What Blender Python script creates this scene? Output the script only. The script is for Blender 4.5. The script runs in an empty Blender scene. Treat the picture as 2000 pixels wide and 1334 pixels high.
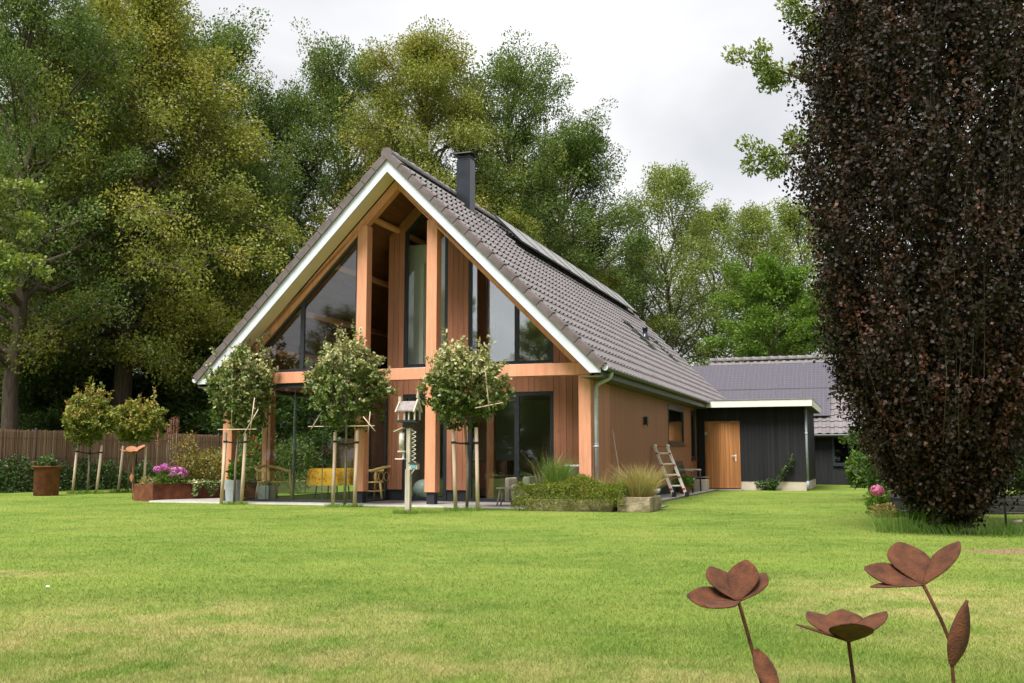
import bpy, math, random
import numpy as np
from mathutils import Vector, Matrix

R = math.radians
scene = bpy.context.scene
col = scene.collection

# ------------------------------------------------------------------ camera, sky, sun, exposure
cam_d = bpy.data.cameras.new("camera")
cam = bpy.data.objects.new("camera", cam_d)
col.objects.link(cam)
cam_d.sensor_width = 36.0
cam_d.lens = 36.0 * 1945.35 / 2000.0
cam_d.clip_end = 2000
cam.location = (0, 0, 1.0)
cam.rotation_euler = (R(90 + 6.6908), 0, 0)
scene.camera = cam

SUN_AZ, SUN_EL = R(-145), R(60)          # compass bearing from +Y, behind the camera to the left
world = bpy.data.worlds.new("World")
scene.world = world
world.use_nodes = True
wn, wl = world.node_tree.nodes, world.node_tree.links
for n in list(wn):
    wn.remove(n)
def W(t, **k):
    n = wn.new(t)
    for a, b in k.items():
        setattr(n, a, b)
    return n
wo = W('ShaderNodeOutputWorld')
bg = W('ShaderNodeBackground')
bg.inputs['Strength'].default_value = 0.1
sky = W('ShaderNodeTexSky', sky_type='NISHITA')
sky.sun_disc = False
sky.sun_elevation = SUN_EL
sky.sun_rotation = SUN_AZ
tc = W('ShaderNodeTexCoord')
sep = W('ShaderNodeSeparateXYZ')
wl.new(tc.outputs['Generated'], sep.inputs[0])
zz = W('ShaderNodeMath', operation='ADD'); zz.inputs[1].default_value = 0.22
wl.new(sep.outputs['Z'], zz.inputs[0])
zm = W('ShaderNodeMath', operation='MAXIMUM'); zm.inputs[1].default_value = 0.08
wl.new(zz.outputs[0], zm.inputs[0])
dv = W('ShaderNodeVectorMath', operation='DIVIDE')
cmb = W('ShaderNodeCombineXYZ')
for i in range(3):
    wl.new(zm.outputs[0], cmb.inputs[i])
wl.new(tc.outputs['Generated'], dv.inputs[0]); wl.new(cmb.outputs[0], dv.inputs[1])
mp = W('ShaderNodeMapping')
mp.inputs['Location'].default_value = (3.1, 1.35, 0)
mp.inputs['Scale'].default_value = (1.0, 1.0, 0.0)
wl.new(dv.outputs[0], mp.inputs[0])
nz = W('ShaderNodeTexNoise')
nz.inputs['Scale'].default_value = 1.15; nz.inputs['Detail'].default_value = 5.0
nz.inputs['Roughness'].default_value = 0.48; nz.inputs['Distortion'].default_value = 0.35
wl.new(mp.outputs[0], nz.inputs['Vector'])
rmp = W('ShaderNodeValToRGB')
rmp.color_ramp.elements[0].position = 0.36; rmp.color_ramp.elements[0].color = (2.75, 2.75, 2.79, 1)
rmp.color_ramp.elements[1].position = 0.62; rmp.color_ramp.elements[1].color = (4.25, 4.23, 4.18, 1)
wl.new(nz.outputs['Fac'], rmp.inputs[0])
mx = W('ShaderNodeMixRGB')
mx.inputs[0].default_value = 0.93
wl.new(sky.outputs[0], mx.inputs[1]); wl.new(rmp.outputs[0], mx.inputs[2])
wl.new(mx.outputs[0], bg.inputs['Color'])
wl.new(bg.outputs[0], wo.inputs['Surface'])

sun_d = bpy.data.lights.new("sun", 'SUN')
sun_d.energy = 2.6
sun_d.angle = R(28)
sun_d.color = (1.0, 0.96, 0.91)
sun = bpy.data.objects.new("sun", sun_d)
col.objects.link(sun)
sdir = Vector((math.sin(SUN_AZ) * math.cos(SUN_EL), math.cos(SUN_AZ) * math.cos(SUN_EL), math.sin(SUN_EL)))
sun.rotation_euler = (-sdir).to_track_quat('-Z', 'Y').to_euler()
sun.location = sdir * 60

vs = scene.view_settings
vs.view_transform = 'Standard'
vs.look = 'None'
vs.exposure = 1.5
vs.gamma = 1.0
vs.use_curve_mapping = False
scene.cycles.max_bounces = 6
scene.cycles.diffuse_bounces = 3
scene.cycles.glossy_bounces = 3
scene.cycles.transmission_bounces = 4
scene.cycles.transparent_max_bounces = 12
scene.cycles.caustics_reflective = False
scene.cycles.caustics_refractive = False
scene.cycles.use_denoising = True
scene.cycles.use_adaptive_sampling = True
scene.cycles.adaptive_threshold = 0.02

# ------------------------------------------------------------------ materials
MATS = {}
def newmat(name):
    m = bpy.data.materials.new(name)
    m.use_nodes = True
    nt = m.node_tree
    for n in list(nt.nodes):
        nt.nodes.remove(n)
    out = nt.nodes.new('ShaderNodeOutputMaterial')
    MATS[name] = m
    return m, nt, out
def N(nt, t, ins=None, **k):
    n = nt.nodes.new(t)
    for a, b in k.items():
        setattr(n, a, b)
    for a, b in (ins or {}).items():
        if isinstance(b, bpy.types.NodeSocket):
            nt.links.new(b, n.inputs[a])
        else:
            n.inputs[a].default_value = b
    return n
def ramp(nt, fac, stops):
    r = nt.nodes.new('ShaderNodeValToRGB')
    e = r.color_ramp.elements
    while len(e) < len(stops):
        e.new(0.5)
    for i, (p, c) in enumerate(stops):
        e[i].position = p
        e[i].color = (c[0], c[1], c[2], 1)
    nt.links.new(fac, r.inputs[0])
    return r.outputs[0]
def simple(name, c1, c2=None, scale=6.0, rough=0.6, metal=0.0, spec=0.4, stretch=(1, 1, 1), bump=0.0, bscale=None,
           rnd=0.0, detail=6, obj=True, lo=.35, hi=.65, knots=0.0):
    m, nt, out = newmat(name)
    c2 = c2 or c1
    tcn = N(nt, 'ShaderNodeTexCoord')
    oi = N(nt, 'ShaderNodeObjectInfo')
    shift = N(nt, 'ShaderNodeMath', {0: oi.outputs['Random'], 1: 37.0}, operation='MULTIPLY')
    vec = N(nt, 'ShaderNodeVectorMath', {0: tcn.outputs['Object'], 1: shift.outputs[0]}, operation='ADD')
    mpn = N(nt, 'ShaderNodeMapping', {0: vec.outputs[0], 'Scale': stretch})
    no = N(nt, 'ShaderNodeTexNoise', {'Vector': mpn.outputs[0], 'Scale': scale, 'Detail': detail, 'Roughness': 0.6})
    c = ramp(nt, no.outputs['Fac'], [(lo, c1), (hi, c2)])
    if knots:
        vk = N(nt, 'ShaderNodeMapping', {0: vec.outputs[0], 'Scale': (2.6, 2.6, 1.5)})
        vo = N(nt, 'ShaderNodeTexVoronoi', {'Vector': vk.outputs[0], 'Scale': 1.0, 'Randomness': 1.0})
        kf = N(nt, 'ShaderNodeMapRange', {0: vo.outputs['Distance'], 1: .03, 2: .085, 3: knots, 4: 0})
        c = N(nt, 'ShaderNodeMixRGB', {0: kf.outputs[0], 1: c, 2: (c1[0] * .45, c1[1] * .38, c1[2] * .35, 1)}).outputs[0]
        st_ = N(nt, 'ShaderNodeTexNoise', {'Vector': N(nt, 'ShaderNodeMapping', {0: vec.outputs[0], 'Scale': (1.2, 1.2, .22)}).outputs[0], 'Scale': 1.6, 'Detail': 5, 'Roughness': .65})
        sv = N(nt, 'ShaderNodeMapRange', {0: st_.outputs['Fac'], 1: .3, 2: .7, 3: .86, 4: 1.08})
        c = N(nt, 'ShaderNodeHueSaturation', {'Value': sv.outputs[0], 'Color': c}).outputs[0]
    if rnd:
        mr = N(nt, 'ShaderNodeMapRange', {0: oi.outputs['Random'], 3: 1 - rnd, 4: 1 + rnd})
        hs = N(nt, 'ShaderNodeHueSaturation', {'Value': mr.outputs[0], 'Color': c})
        c = hs.outputs[0]
    p = N(nt, 'ShaderNodeBsdfPrincipled', {'Base Color': c, 'Roughness': rough, 'Metallic': metal, 'Specular IOR Level': spec})
    if bump:
        bn = N(nt, 'ShaderNodeTexNoise', {'Vector': mpn.outputs[0], 'Scale': bscale or scale * 4, 'Detail': 4})
        b = N(nt, 'ShaderNodeBump', {'Height': bn.outputs['Fac'], 'Strength': bump, 'Distance': 0.02})
        nt.links.new(b.outputs[0], p.inputs['Normal'])
    nt.links.new(p.outputs[0], out.inputs[0])
    return m
def leafmat(name, stops, trans=0.35, rough=0.5, spec=0.35):
    m, nt, out = newmat(name)
    at = N(nt, 'ShaderNodeAttribute', attribute_name='tint')
    oi = N(nt, 'ShaderNodeObjectInfo')
    ad = N(nt, 'ShaderNodeMath', {0: oi.outputs['Random'], 1: 0.16}, operation='MULTIPLY')
    sb = N(nt, 'ShaderNodeMath', {0: ad.outputs[0], 1: 0.08}, operation='SUBTRACT')
    ad2 = N(nt, 'ShaderNodeMath', {0: at.outputs['Fac'], 1: sb.outputs[0]}, operation='ADD')
    c = ramp(nt, ad2.outputs[0], stops)
    p = N(nt, 'ShaderNodeBsdfPrincipled', {'Base Color': c, 'Roughness': rough, 'Specular IOR Level': spec})
    tcol = N(nt, 'ShaderNodeMixRGB', {0: 1.0, 1: c, 2: (1.15, 1.2, 0.6, 1)}, blend_type='MULTIPLY')
    t = N(nt, 'ShaderNodeBsdfTranslucent', {'Color': tcol.outputs[0]})
    mxs = N(nt, 'ShaderNodeMixShader', {0: trans, 1: p.outputs[0], 2: t.outputs[0]})
    nt.links.new(mxs.outputs[0], out.inputs[0])
    return m
def glassmat(name, f0, tint):
    m, nt, out = newmat(name)
    lw = N(nt, 'ShaderNodeLayerWeight', {'Blend': 0.5})
    pw = N(nt, 'ShaderNodeMath', {0: lw.outputs['Facing'], 1: 5.0}, operation='POWER')
    mr = N(nt, 'ShaderNodeMapRange', {0: pw.outputs[0], 3: f0, 4: 1.0})
    no = N(nt, 'ShaderNodeTexNoise', {'Scale': 1.3, 'Detail': 1})
    bmp = N(nt, 'ShaderNodeBump', {'Height': no.outputs['Fac'], 'Strength': 0.02, 'Distance': 0.05})
    g = N(nt, 'ShaderNodeBsdfGlossy', {'Color': (0.95, 0.97, 1, 1), 'Roughness': 0.0, 'Normal': bmp.outputs[0]})
    t = N(nt, 'ShaderNodeBsdfTransparent', {'Color': (*tint, 1)})
    x = N(nt, 'ShaderNodeMixShader', {0: mr.outputs[0], 1: t.outputs[0], 2: g.outputs[0]})
    nt.links.new(x.outputs[0], out.inputs[0])
    return m

beamwood = simple('beam_timber', (.63, .275, .155), (.73, .34, .20), 3, .6, stretch=(6, 6, .5), bump=.15, rnd=.04, knots=.6)
plankwood = simple('stained_plank', (.40, .162, .092), (.48, .205, .12), 2.5, .6, stretch=(9, 9, .45), bump=.15, rnd=.09, knots=.4)
sidewood = simple('side_plank', (.285, .112, .06), (.335, .137, .073), 2.2, .65, stretch=(6, 6, .4), bump=.1, rnd=.05, knots=.2)
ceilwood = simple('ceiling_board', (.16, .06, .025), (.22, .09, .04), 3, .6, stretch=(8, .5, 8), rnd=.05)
white = simple('white_paint', (.55, .575, .64), (.61, .635, .70), 4, .45)
cream = simple('cream_board', (.78, .63, .52), (.84, .69, .58), 3, .6)
fasciawhite = simple('ivory_paint', (.66, .65, .60), (.73, .72, .67), 3, .5)
olive = simple('olive_paint', (.05, .06, .03), (.07, .082, .04), 3, .5)
anthra = simple('anthracite_frame', (.022, .026, .034), (.032, .036, .045), 8, .4)
plinthm = simple('dark_plinth', (.018, .02, .026), (.03, .032, .038), 8, .7)
vergem = simple('verge_tile_clay', (.105, .085, .082), (.15, .122, .118), 5, .55, rnd=.08, bump=.1, spec=.35)
tilem = simple('roof_tile_clay', (.138, .125, .129), (.188, .170, .174), 5, .52, rnd=.07, bump=.1, spec=.35)
deckm = simple('roof_underlay', (.05, .04, .04), (.06, .05, .05), 4, .9)
zinc = simple('zinc', (.38, .40, .43), (.50, .52, .55), 7, .45, bump=.03)
zincdull = simple('dull_zinc', (.20, .22, .23), (.30, .32, .33), 6, .6, metal=.3)
blackwood = simple('black_stained_plank', (.009, .009, .011), (.028, .028, .031), 3, .75, spec=.2, stretch=(9, 9, .4), bump=.3, rnd=.22)
chimneym = simple('chimney_steel', (.035, .04, .047), (.05, .055, .062), 2, .28, metal=.6)
pine = simple('pine_door', (.25, .092, .027), (.54, .24, .088), 1.3, .5, stretch=(7, 7, .7), bump=.1, lo=.3, hi=.7, rnd=.18)
concrete = simple('beige_concrete', (.44, .38, .31), (.54, .47, .39), 5, .85, bump=.1)
paving = simple('paving_slab', (.26, .24, .22), (.36, .33, .31), 3, .85, rnd=.08, bump=.1)
darkfloor = simple('slate_floor', (.05, .052, .055), (.085, .085, .09), 3, .35)
kerbm = simple('concrete_edging', (.5, .47, .43), (.62, .59, .55), 5, .8)
corten = simple('corten_steel', (.088, .026, .012), (.185, .060, .023), 5, .85, bump=.25, bscale=60, detail=9, rnd=.05)
cortenflat = simple('rust_patina', (.048, .016, .0065), (.115, .037, .0125), 22, .9, bump=.5, bscale=160, detail=9)
stakem = simple('peeled_pine_stake', (.58, .42, .32), (.72, .55, .44), 6, .75, stretch=(3, 3, .5), bump=.2, rnd=.08)
rubber = simple('black_rubber', (.012, .012, .013), (.02, .02, .022), 8, .6)
barkm = simple('tree_bark', (.055, .040, .028), (.12, .092, .065), 4, .9, stretch=(3, 3, .5), bump=.6, bscale=14)
barkpale = simple('pale_bark', (.16, .125, .072), (.26, .21, .165), 8, .85, stretch=(3, 3, .6), bump=.4)
stonem = simple('weathered_stone', (.17, .135, .075), (.42, .345, .23), 4, .95, bump=.9, bscale=18, detail=9)
weathered = simple('weathered_wood', (.36, .31, .24), (.52, .46, .37), 5, .8, stretch=(4, 4, .6), bump=.3, rnd=.06)
greywood = simple('grey_bench_wood', (.035, .032, .028), (.07, .064, .055), 5, .8, rnd=.1)
rattan = simple('honey_rattan', (.70, .46, .15), (.82, .58, .24), 12, .45, bump=.2)
reed = leafmat('willow_reed', [(.0, (.15, .085, .058)), (.35, (.235, .14, .10)), (.65, (.31, .195, .14)), (1, (.40, .28, .205))], trans=0.0, rough=.8, spec=.2)
aluminium = simple('pale_aluminium', (.66, .63, .55), (.78, .75, .67), 6, .5)
redplastic = simple('red_plastic', (.45, .02, .02), None, 5, .45)
soil = simple('planter_soil', (.03, .022, .015), (.05, .036, .025), 14, 1)
innerwall = simple('inner_plaster', (.70, .71, .64), (.76, .77, .70), 2, .9)
innerdark = simple('dark_furniture', (.05, .022, .014), (.08, .035, .02), 4, .5)
innerfloor = simple('oak_floor', (.17, .13, .08), (.22, .17, .11), 3, .4, stretch=(1, 8, 1))
greyfabric = simple('grey_fabric', (.46, .42, .34), (.54, .50, .42), 12, .9)
rubberball = simple('pale_green_vinyl', (.55, .63, .58), (.60, .67, .62), 3, .35)
terracotta = simple('terracotta', (.30, .10, .05), (.38, .14, .07), 8, .8)
gwhite = simple('white_glaze', (.7, .7, .7), None, 8, .3)
bluep = simple('blue_paint', (.12, .33, .42), None, 8, .5)
mush = simple('chalk_white', (.8, .78, .74), None, 8, .6)
wire = simple('steel_wire', (.45, .44, .40), None, 8, .4, metal=.6)
rope = simple('pale_cord', (.55, .60, .52), None, 8, .8)
glass_win = glassmat('coated_glass', 0.26, (.80, .84, .82))
glass_door = glassmat('door_glass', 0.06, (.92, .95, .94))
glass_ver = glassmat('clear_glass', 0.045, (.96, .98, .97))

# yellow floral tablecloth
m, nt, out = newmat('floral_cloth')
tcn = N(nt, 'ShaderNodeTexCoord')
vo = N(nt, 'ShaderNodeTexVoronoi', {'Vector': tcn.outputs['Object'], 'Scale': 13.0})
c = ramp(nt, vo.outputs['Distance'], [(.0, (.32, .06, .01)), (.22, (.40, .10, .01)), (.30, (.72, .36, .02)), (1, (.78, .42, .03))])
p = N(nt, 'ShaderNodeBsdfPrincipled', {'Base Color': c, 'Roughness': .85})
nt.links.new(p.outputs[0], out.inputs[0]); cloth = m

# photovoltaic cells: wafers with silver lines, violet on the barn, sheen-pale on the house
def pvmat(name, a, b):
    m, nt, out = newmat(name)
    tcn = N(nt, 'ShaderNodeTexCoord')
    br = N(nt, 'ShaderNodeTexBrick', {'Vector': tcn.outputs['Object'], 'Color1': (*a, 1), 'Color2': (*b, 1), 'Mortar': (.10, .09, .12, 1),
                                     'Scale': 1.0, 'Mortar Size': .006, 'Brick Width': .16, 'Row Height': .16}, offset=0.0)
    wv = N(nt, 'ShaderNodeTexWave', {'Vector': tcn.outputs['Object'], 'Scale': 6.5, 'Distortion': 0.0}, wave_type='BANDS', bands_direction='X')
    c2 = ramp(nt, wv.outputs['Fac'], [(.0, (.75, .75, .75)), (.8, (1, 1, 1)), (1, (1.25, 1.2, 1.25))])
    mu = N(nt, 'ShaderNodeMixRGB', {0: 1, 1: br.outputs[0], 2: c2}, blend_type='MULTIPLY')
    p = N(nt, 'ShaderNodeBsdfPrincipled', {'Base Color': mu.outputs[0], 'Roughness': .4, 'Specular IOR Level': .6})
    nt.links.new(p.outputs[0], out.inputs[0])
    return m
pv_barn = pvmat('violet_solar_cells', (.045, .039, .057), (.053, .045, .065))
pv_roof = pvmat('painted_sheen_cells', (.30, .295, .28), (.34, .335, .32))  # dark glass in truth; the sky's sheen is painted into this pale base

# lawn colour shared by the ground sheet and the blades, driven by world position
def lawnmat(name, blade):
    m, nt, out = newmat(name)
    ge = N(nt, 'ShaderNodeNewGeometry')
    pos = ge.outputs['Position']
    n1 = N(nt, 'ShaderNodeTexNoise', {'Vector': pos, 'Scale': .42, 'Detail': 4, 'Roughness': .55})
    base = ramp(nt, n1.outputs['Fac'], [(.30, (.098, .180, .022)), (.48, (.150, .228, .034)), (.66, (.212, .272, .050))])
    mpv = N(nt, 'ShaderNodeMapping', {0: pos, 'Rotation': (0, 0, .35), 'Scale': (.35, 1.3, 1)})
    ns = N(nt, 'ShaderNodeTexNoise', {'Vector': mpv.outputs[0], 'Scale': 1.1, 'Detail': 5, 'Roughness': .6})
    sv = N(nt, 'ShaderNodeMapRange', {0: ns.outputs['Fac'], 1: .3, 2: .7, 3: .86, 4: 1.14})
    base = N(nt, 'ShaderNodeHueSaturation', {'Value': sv.outputs[0], 'Color': base}).outputs[0]
    n2 = N(nt, 'ShaderNodeTexNoise', {'Vector': pos, 'Scale': 2.6, 'Detail': 6, 'Roughness': .7})
    b2 = N(nt, 'ShaderNodeMixRGB', {0: ramp(nt, n2.outputs['Fac'], [(.42, (0, 0, 0)), (.75, (.75, .75, .75))]), 1: base, 2: (.26, .30, .066, 1)})
    # straw-coloured worn patches, mostly in the foreground and by the right border
    sp = N(nt, 'ShaderNodeSeparateXYZ', {0: pos})
    def blob(cx, cy, rx, ry):
        vx = N(nt, 'ShaderNodeMath', {0: sp.outputs['X'], 1: cx}, operation='SUBTRACT')
        vy = N(nt, 'ShaderNodeMath', {0: sp.outputs['Y'], 1: cy}, operation='SUBTRACT')
        ax = N(nt, 'ShaderNodeMath', {0: vx.outputs[0], 1: rx}, operation='DIVIDE')
        ay = N(nt, 'ShaderNodeMath', {0: vy.outputs[0], 1: ry}, operation='DIVIDE')
        a2 = N(nt, 'ShaderNodeMath', {0: ax.outputs[0], 1: ax.outputs[0]}, operation='MULTIPLY')
        b_ = N(nt, 'ShaderNodeMath', {0: ay.outputs[0], 1: ay.outputs[0], 2: a2.outputs[0]}, operation='MULTIPLY_ADD')
        return N(nt, 'ShaderNodeMapRange', {0: b_.outputs[0], 1: 0, 2: 1, 3: 1, 4: 0}).outputs[0]
    tot = None
    for bl in ((-2.0, 6.0, 2.3, 1.5), (-1.2, 4.9, 2.2, .8), (2.9, 6.9, 1.5, 2.2), (5.9, 9.7, 1.6, 1.0), (3.4, 5.2, 1.4, 1.2), (-4.2, 8.9, .7, .35), (.6, 4.7, 1.6, .6)):
        o = blob(*bl)
        tot = o if tot is None else N(nt, 'ShaderNodeMath', {0: tot, 1: o}, operation='MAXIMUM').outputs[0]
    n3 = N(nt, 'ShaderNodeTexNoise', {'Vector': pos, 'Scale': 1.9, 'Detail': 7, 'Roughness': .72})
    n3r = N(nt, 'ShaderNodeMapRange', {0: n3.outputs['Fac'], 1: .40, 2: .66, 3: 0, 4: .8})
    fac = N(nt, 'ShaderNodeMath', {0: tot, 1: n3r.outputs[0]}, operation='MULTIPLY')
    fac = N(nt, 'ShaderNodeMath', {0: fac.outputs[0], 1: .6}, operation='MINIMUM')
    c = N(nt, 'ShaderNodeMixRGB', {0: fac.outputs[0], 1: b2.outputs[0], 2: (.47, .38, .17, 1)}).outputs[0]
    sb_ = N(nt, 'ShaderNodeMath', {0: blob(6.1, 10.9, 1.4, .45), 1: N(nt, 'ShaderNodeMapRange', {0: n3.outputs['Fac'], 1: .35, 2: .55, 3: 0, 4: 2.0}).outputs[0]}, operation='MULTIPLY', use_clamp=True)
    c = N(nt, 'ShaderNodeMixRGB', {0: sb_.outputs[0], 1: c, 2: (.30, .20, .12, 1)}).outputs[0]
    if blade:
        at = N(nt, 'ShaderNodeAttribute', attribute_name='tint')
        v = N(nt, 'ShaderNodeMapRange', {0: at.outputs['Fac'], 3: .88, 4: 1.15})
        hs = N(nt, 'ShaderNodeHueSaturation', {'Value': v.outputs[0], 'Color': c, 'Saturation': .98})
        c = hs.outputs[0]
        p = N(nt, 'ShaderNodeBsdfPrincipled', {'Base Color': c, 'Roughness': .55, 'Specular IOR Level': .25})
        t = N(nt, 'ShaderNodeBsdfTranslucent', {'Color': c})
        x = N(nt, 'ShaderNodeMixShader', {0: .3, 1: p.outputs[0], 2: t.outputs[0]})
        nt.links.new(x.outputs[0], out.inputs[0])
    else:
        n4 = N(nt, 'ShaderNodeTexNoise', {'Vector': pos, 'Scale': 38, 'Detail': 3, 'Roughness': .7})
        v = N(nt, 'ShaderNodeMapRange', {0: n4.outputs['Fac'], 1: .25, 2: .75, 3: .70, 4: .98})  # sward darkened in colour to match the shade among the blades
        hs = N(nt, 'ShaderNodeHueSaturation', {'Value': v.outputs[0], 'Color': c})
        bm = N(nt, 'ShaderNodeBump', {'Height': n4.outputs['Fac'], 'Strength': .6, 'Distance': .03})
        p = N(nt, 'ShaderNodeBsdfPrincipled', {'Base Color': hs.outputs[0], 'Roughness': .9, 'Specular IOR Level': .1, 'Normal': bm.outputs[0]})
        nt.links.new(p.outputs[0], out.inputs[0])
    return m
lawn_ground = lawnmat('lawn_sward', False)
lawn_blade = lawnmat('lawn_blades', True)

G_olive = leafmat('olive_leaves', [(.0, (.105, .140, .023)), (.4, (.180, .212, .035)), (.7, (.255, .258, .046)), (1, (.34, .30, .06))])
G_dark = leafmat('dark_green_leaves', [(.0, (.055, .098, .022)), (.5, (.105, .158, .036)), (.85, (.16, .215, .055)), (1, (.22, .225, .06))])
G_mid = leafmat('mid_green_leaves', [(.0, (.085, .135, .026)), (.5, (.16, .22, .045)), (1, (.25, .295, .075))])
G_light = leafmat('fresh_green_leaves', [(.0, (.06, .12, .015)), (.5, (.12, .21, .026)), (1, (.20, .30, .05))])
G_under = leafmat('undergrowth_leaves', [(.0, (.032, .065, .016)), (.6, (.065, .11, .026)), (1, (.10, .16, .04))])
G_beech = leafmat('copper_beech_leaves', [(.0, (.012, .0155, .006)), (.30, (.023, .017, .0095)), (.55, (.047, .0245, .014)), (.80, (.090, .037, .022)), (1, (.14, .060, .044))], trans=.18, rough=.5, spec=.22)
G_var = leafmat('variegated_leaves', [(.0, (.06, .105, .02)), (.35, (.115, .17, .036)), (.6, (.17, .20, .065)), (.8, (.36, .36, .17)), (1, (.58, .54, .30))], trans=.2, rough=.38)
G_warm = leafmat('bronze_green_leaves', [(.0, (.10, .15, .025)), (.5, (.22, .25, .045)), (.82, (.32, .28, .065)), (1, (.42, .18, .06))], trans=.25)
G_ivy = leafmat('ivy_leaves', [(.0, (.03, .07, .016)), (.6, (.065, .13, .03)), (1, (.14, .21, .055))], trans=.2, rough=.4)
G_hedge = leafmat('cushion_leaves', [(.0, (.09, .13, .015)), (.5, (.18, .22, .025)), (1, (.29, .31, .045))])
G_grass = leafmat('green_blades', [(.0, (.07, .15, .025)), (.5, (.13, .24, .04)), (1, (.23, .33, .07))], trans=.3)
G_dry = leafmat('dry_blades', [(.0, (.20, .19, .05)), (.5, (.36, .28, .10)), (1, (.56, .42, .22))], trans=.3)
G_pink = leafmat('pink_petals', [(.0, (.42, .10, .40)), (.6, (.62, .16, .52)), (1, (.72, .30, .55))], trans=.25)
G_rose = leafmat('rose_petals', [(.0, (.60, .14, .30)), (1, (.78, .32, .50))], trans=.25)
G_red = leafmat('russet_plumes', [(.0, (.16, .06, .035)), (1, (.28, .13, .08))], trans=.2)
G_yel = leafmat('yellow_petals', [(.0, (.75, .42, .01)), (1, (.85, .55, .03))], trans=.2)
G_gold = leafmat('golden_bronze_foliage', [(.0, (.10, .12, .02)), (.5, (.22, .19, .04)), (1, (.36, .24, .08))], trans=.3)

# ------------------------------------------------------------------ mesh helpers
def link(o, parent=None):
    col.objects.link(o)
    if parent is not None:
        o.parent = parent
    return o
def tag(o, label=None, cat=None, group=None, kind=None):
    if label: o['label'] = label
    if cat: o['category'] = cat
    if group: o['group'] = group
    if kind: o['kind'] = kind
    return o
def empty(name, loc=(0, 0, 0), rz=0, label=None, cat=None, group=None, parent=None):
    o = bpy.data.objects.new(name, None)
    o.empty_display_size = .2
    o.location = loc
    o.rotation_euler = (0, 0, rz)
    link(o, parent)
    return tag(o, label, cat, group)
class MB:
    def __init__(s):
        s.v = []; s.f = []; s.s = []
    def add(s, vs_, fs, smooth=False):
        b = len(s.v)
        s.v += [tuple(p) for p in vs_]
        for q in fs:
            s.f.append([b + i for i in q]); s.s.append(smooth)
        return s
    def box(s, x0, y0, z0, x1, y1, z1):
        if x0 > x1: x0, x1 = x1, x0
        if y0 > y1: y0, y1 = y1, y0
        if z0 > z1: z0, z1 = z1, z0
        return s.add([(x0, y0, z0), (x1, y0, z0), (x1, y1, z0), (x0, y1, z0), (x0, y0, z1), (x1, y0, z1), (x1, y1, z1), (x0, y1, z1)],
                     [(0, 3, 2, 1), (4, 5, 6, 7), (0, 1, 5, 4), (1, 2, 6, 5), (2, 3, 7, 6), (3, 0, 4, 7)])
    def prism(s, poly, a, b, axis='y'):
        """poly of (p,q): axis y -> (p,*,q); axis x -> (*,p,q); axis z -> (p,q,*)"""
        def P(p, q, t):
            return (p, t, q) if axis == 'y' else (t, p, q) if axis == 'x' else (p, q, t)
        n = len(poly)
        vv = [P(p, q, a) for p, q in poly] + [P(p, q, b) for p, q in poly]
        ff = [tuple(range(n)), tuple(range(2 * n - 1, n - 1, -1))] + [(i, i + n, (i + 1) % n + n, (i + 1) % n) for i in range(n)]
        return s.add(vv, ff)
    def tube(s, pts, r, n=8, caps=True, smooth=True):
        pts = [Vector(p) for p in pts]
        m = len(pts)
        rs = r if isinstance(r, (list, tuple)) else [r] * m
        vv = []
        ref = None
        for i, p in enumerate(pts):
            d = (pts[min(i + 1, m - 1)] - pts[max(i - 1, 0)])
            if d.length < 1e-9: d = Vector((0, 0, 1))
            d.normalize()
            if ref is None:
                ref = d.orthogonal().normalized()
            ref = (ref - d * ref.dot(d))
            ref = ref.normalized() if ref.length > 1e-6 else d.orthogonal().normalized()
            w = d.cross(ref)
            for k in range(n):
                a = 2 * math.pi * k / n
                vv.append(p + (ref * math.cos(a) + w * math.sin(a)) * rs[i])
        ff = []
        for i in range(m - 1):
            for k in range(n):
                ff.append((i * n + k, i * n + (k + 1) % n, (i + 1) * n + (k + 1) % n, (i + 1) * n + k))
        s.add(vv, ff, smooth)
        if caps:
            b = len(s.v) - len(vv)
            s.f.append([b + k for k in range(n - 1, -1, -1)]); s.s.append(False)
            s.f.append([b + (m - 1) * n + k for k in range(n)]); s.s.append(False)
        return s
    def lathe(s, prof, n=20, c=(0, 0, 0), smooth=True):
        vv = []
        for r, z in prof:
            for k in range(n):
                a = 2 * math.pi * k / n
                vv.append((c[0] + r * math.cos(a), c[1] + r * math.sin(a), c[2] + z))
        ff = [(i * n + k, i * n + (k + 1) % n, (i + 1) * n + (k + 1) % n, (i + 1) * n + k) for i in range(len(prof) - 1) for k in range(n)]
        return s.add(vv, ff, smooth)
    def mesh(s, name):
        me = bpy.data.meshes.new(name)
        me.from_pydata(s.v, [], s.f)
        me.polygons.foreach_set('use_smooth', s.s)
        me.update()
        return me
    def build(s, name, mat, parent=None, loc=None, rz=None):
        me = s.mesh(name)
        me.materials.append(mat)
        o = bpy.data.objects.new(name, me)
        if loc is not None: o.location = loc
        if rz is not None: o.rotation_euler = (0, 0, rz)
        return link(o, parent)
def shared(name, me, parent, loc=(0, 0, 0), rot=(0, 0, 0), scale=(1, 1, 1)):
    o = bpy.data.objects.new(name, me)
    o.location = loc; o.rotation_euler = rot; o.scale = scale
    return link(o, parent)
def bevel(o, w=.006, seg=1):
    md = o.modifiers.new('bevel', 'BEVEL'); md.width = w; md.segments = seg; md.limit_method = 'ANGLE'
    return o
BOX = MB().box(-.5, -.5, -.5, .5, .5, .5)
_boxcache = {}
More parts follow.
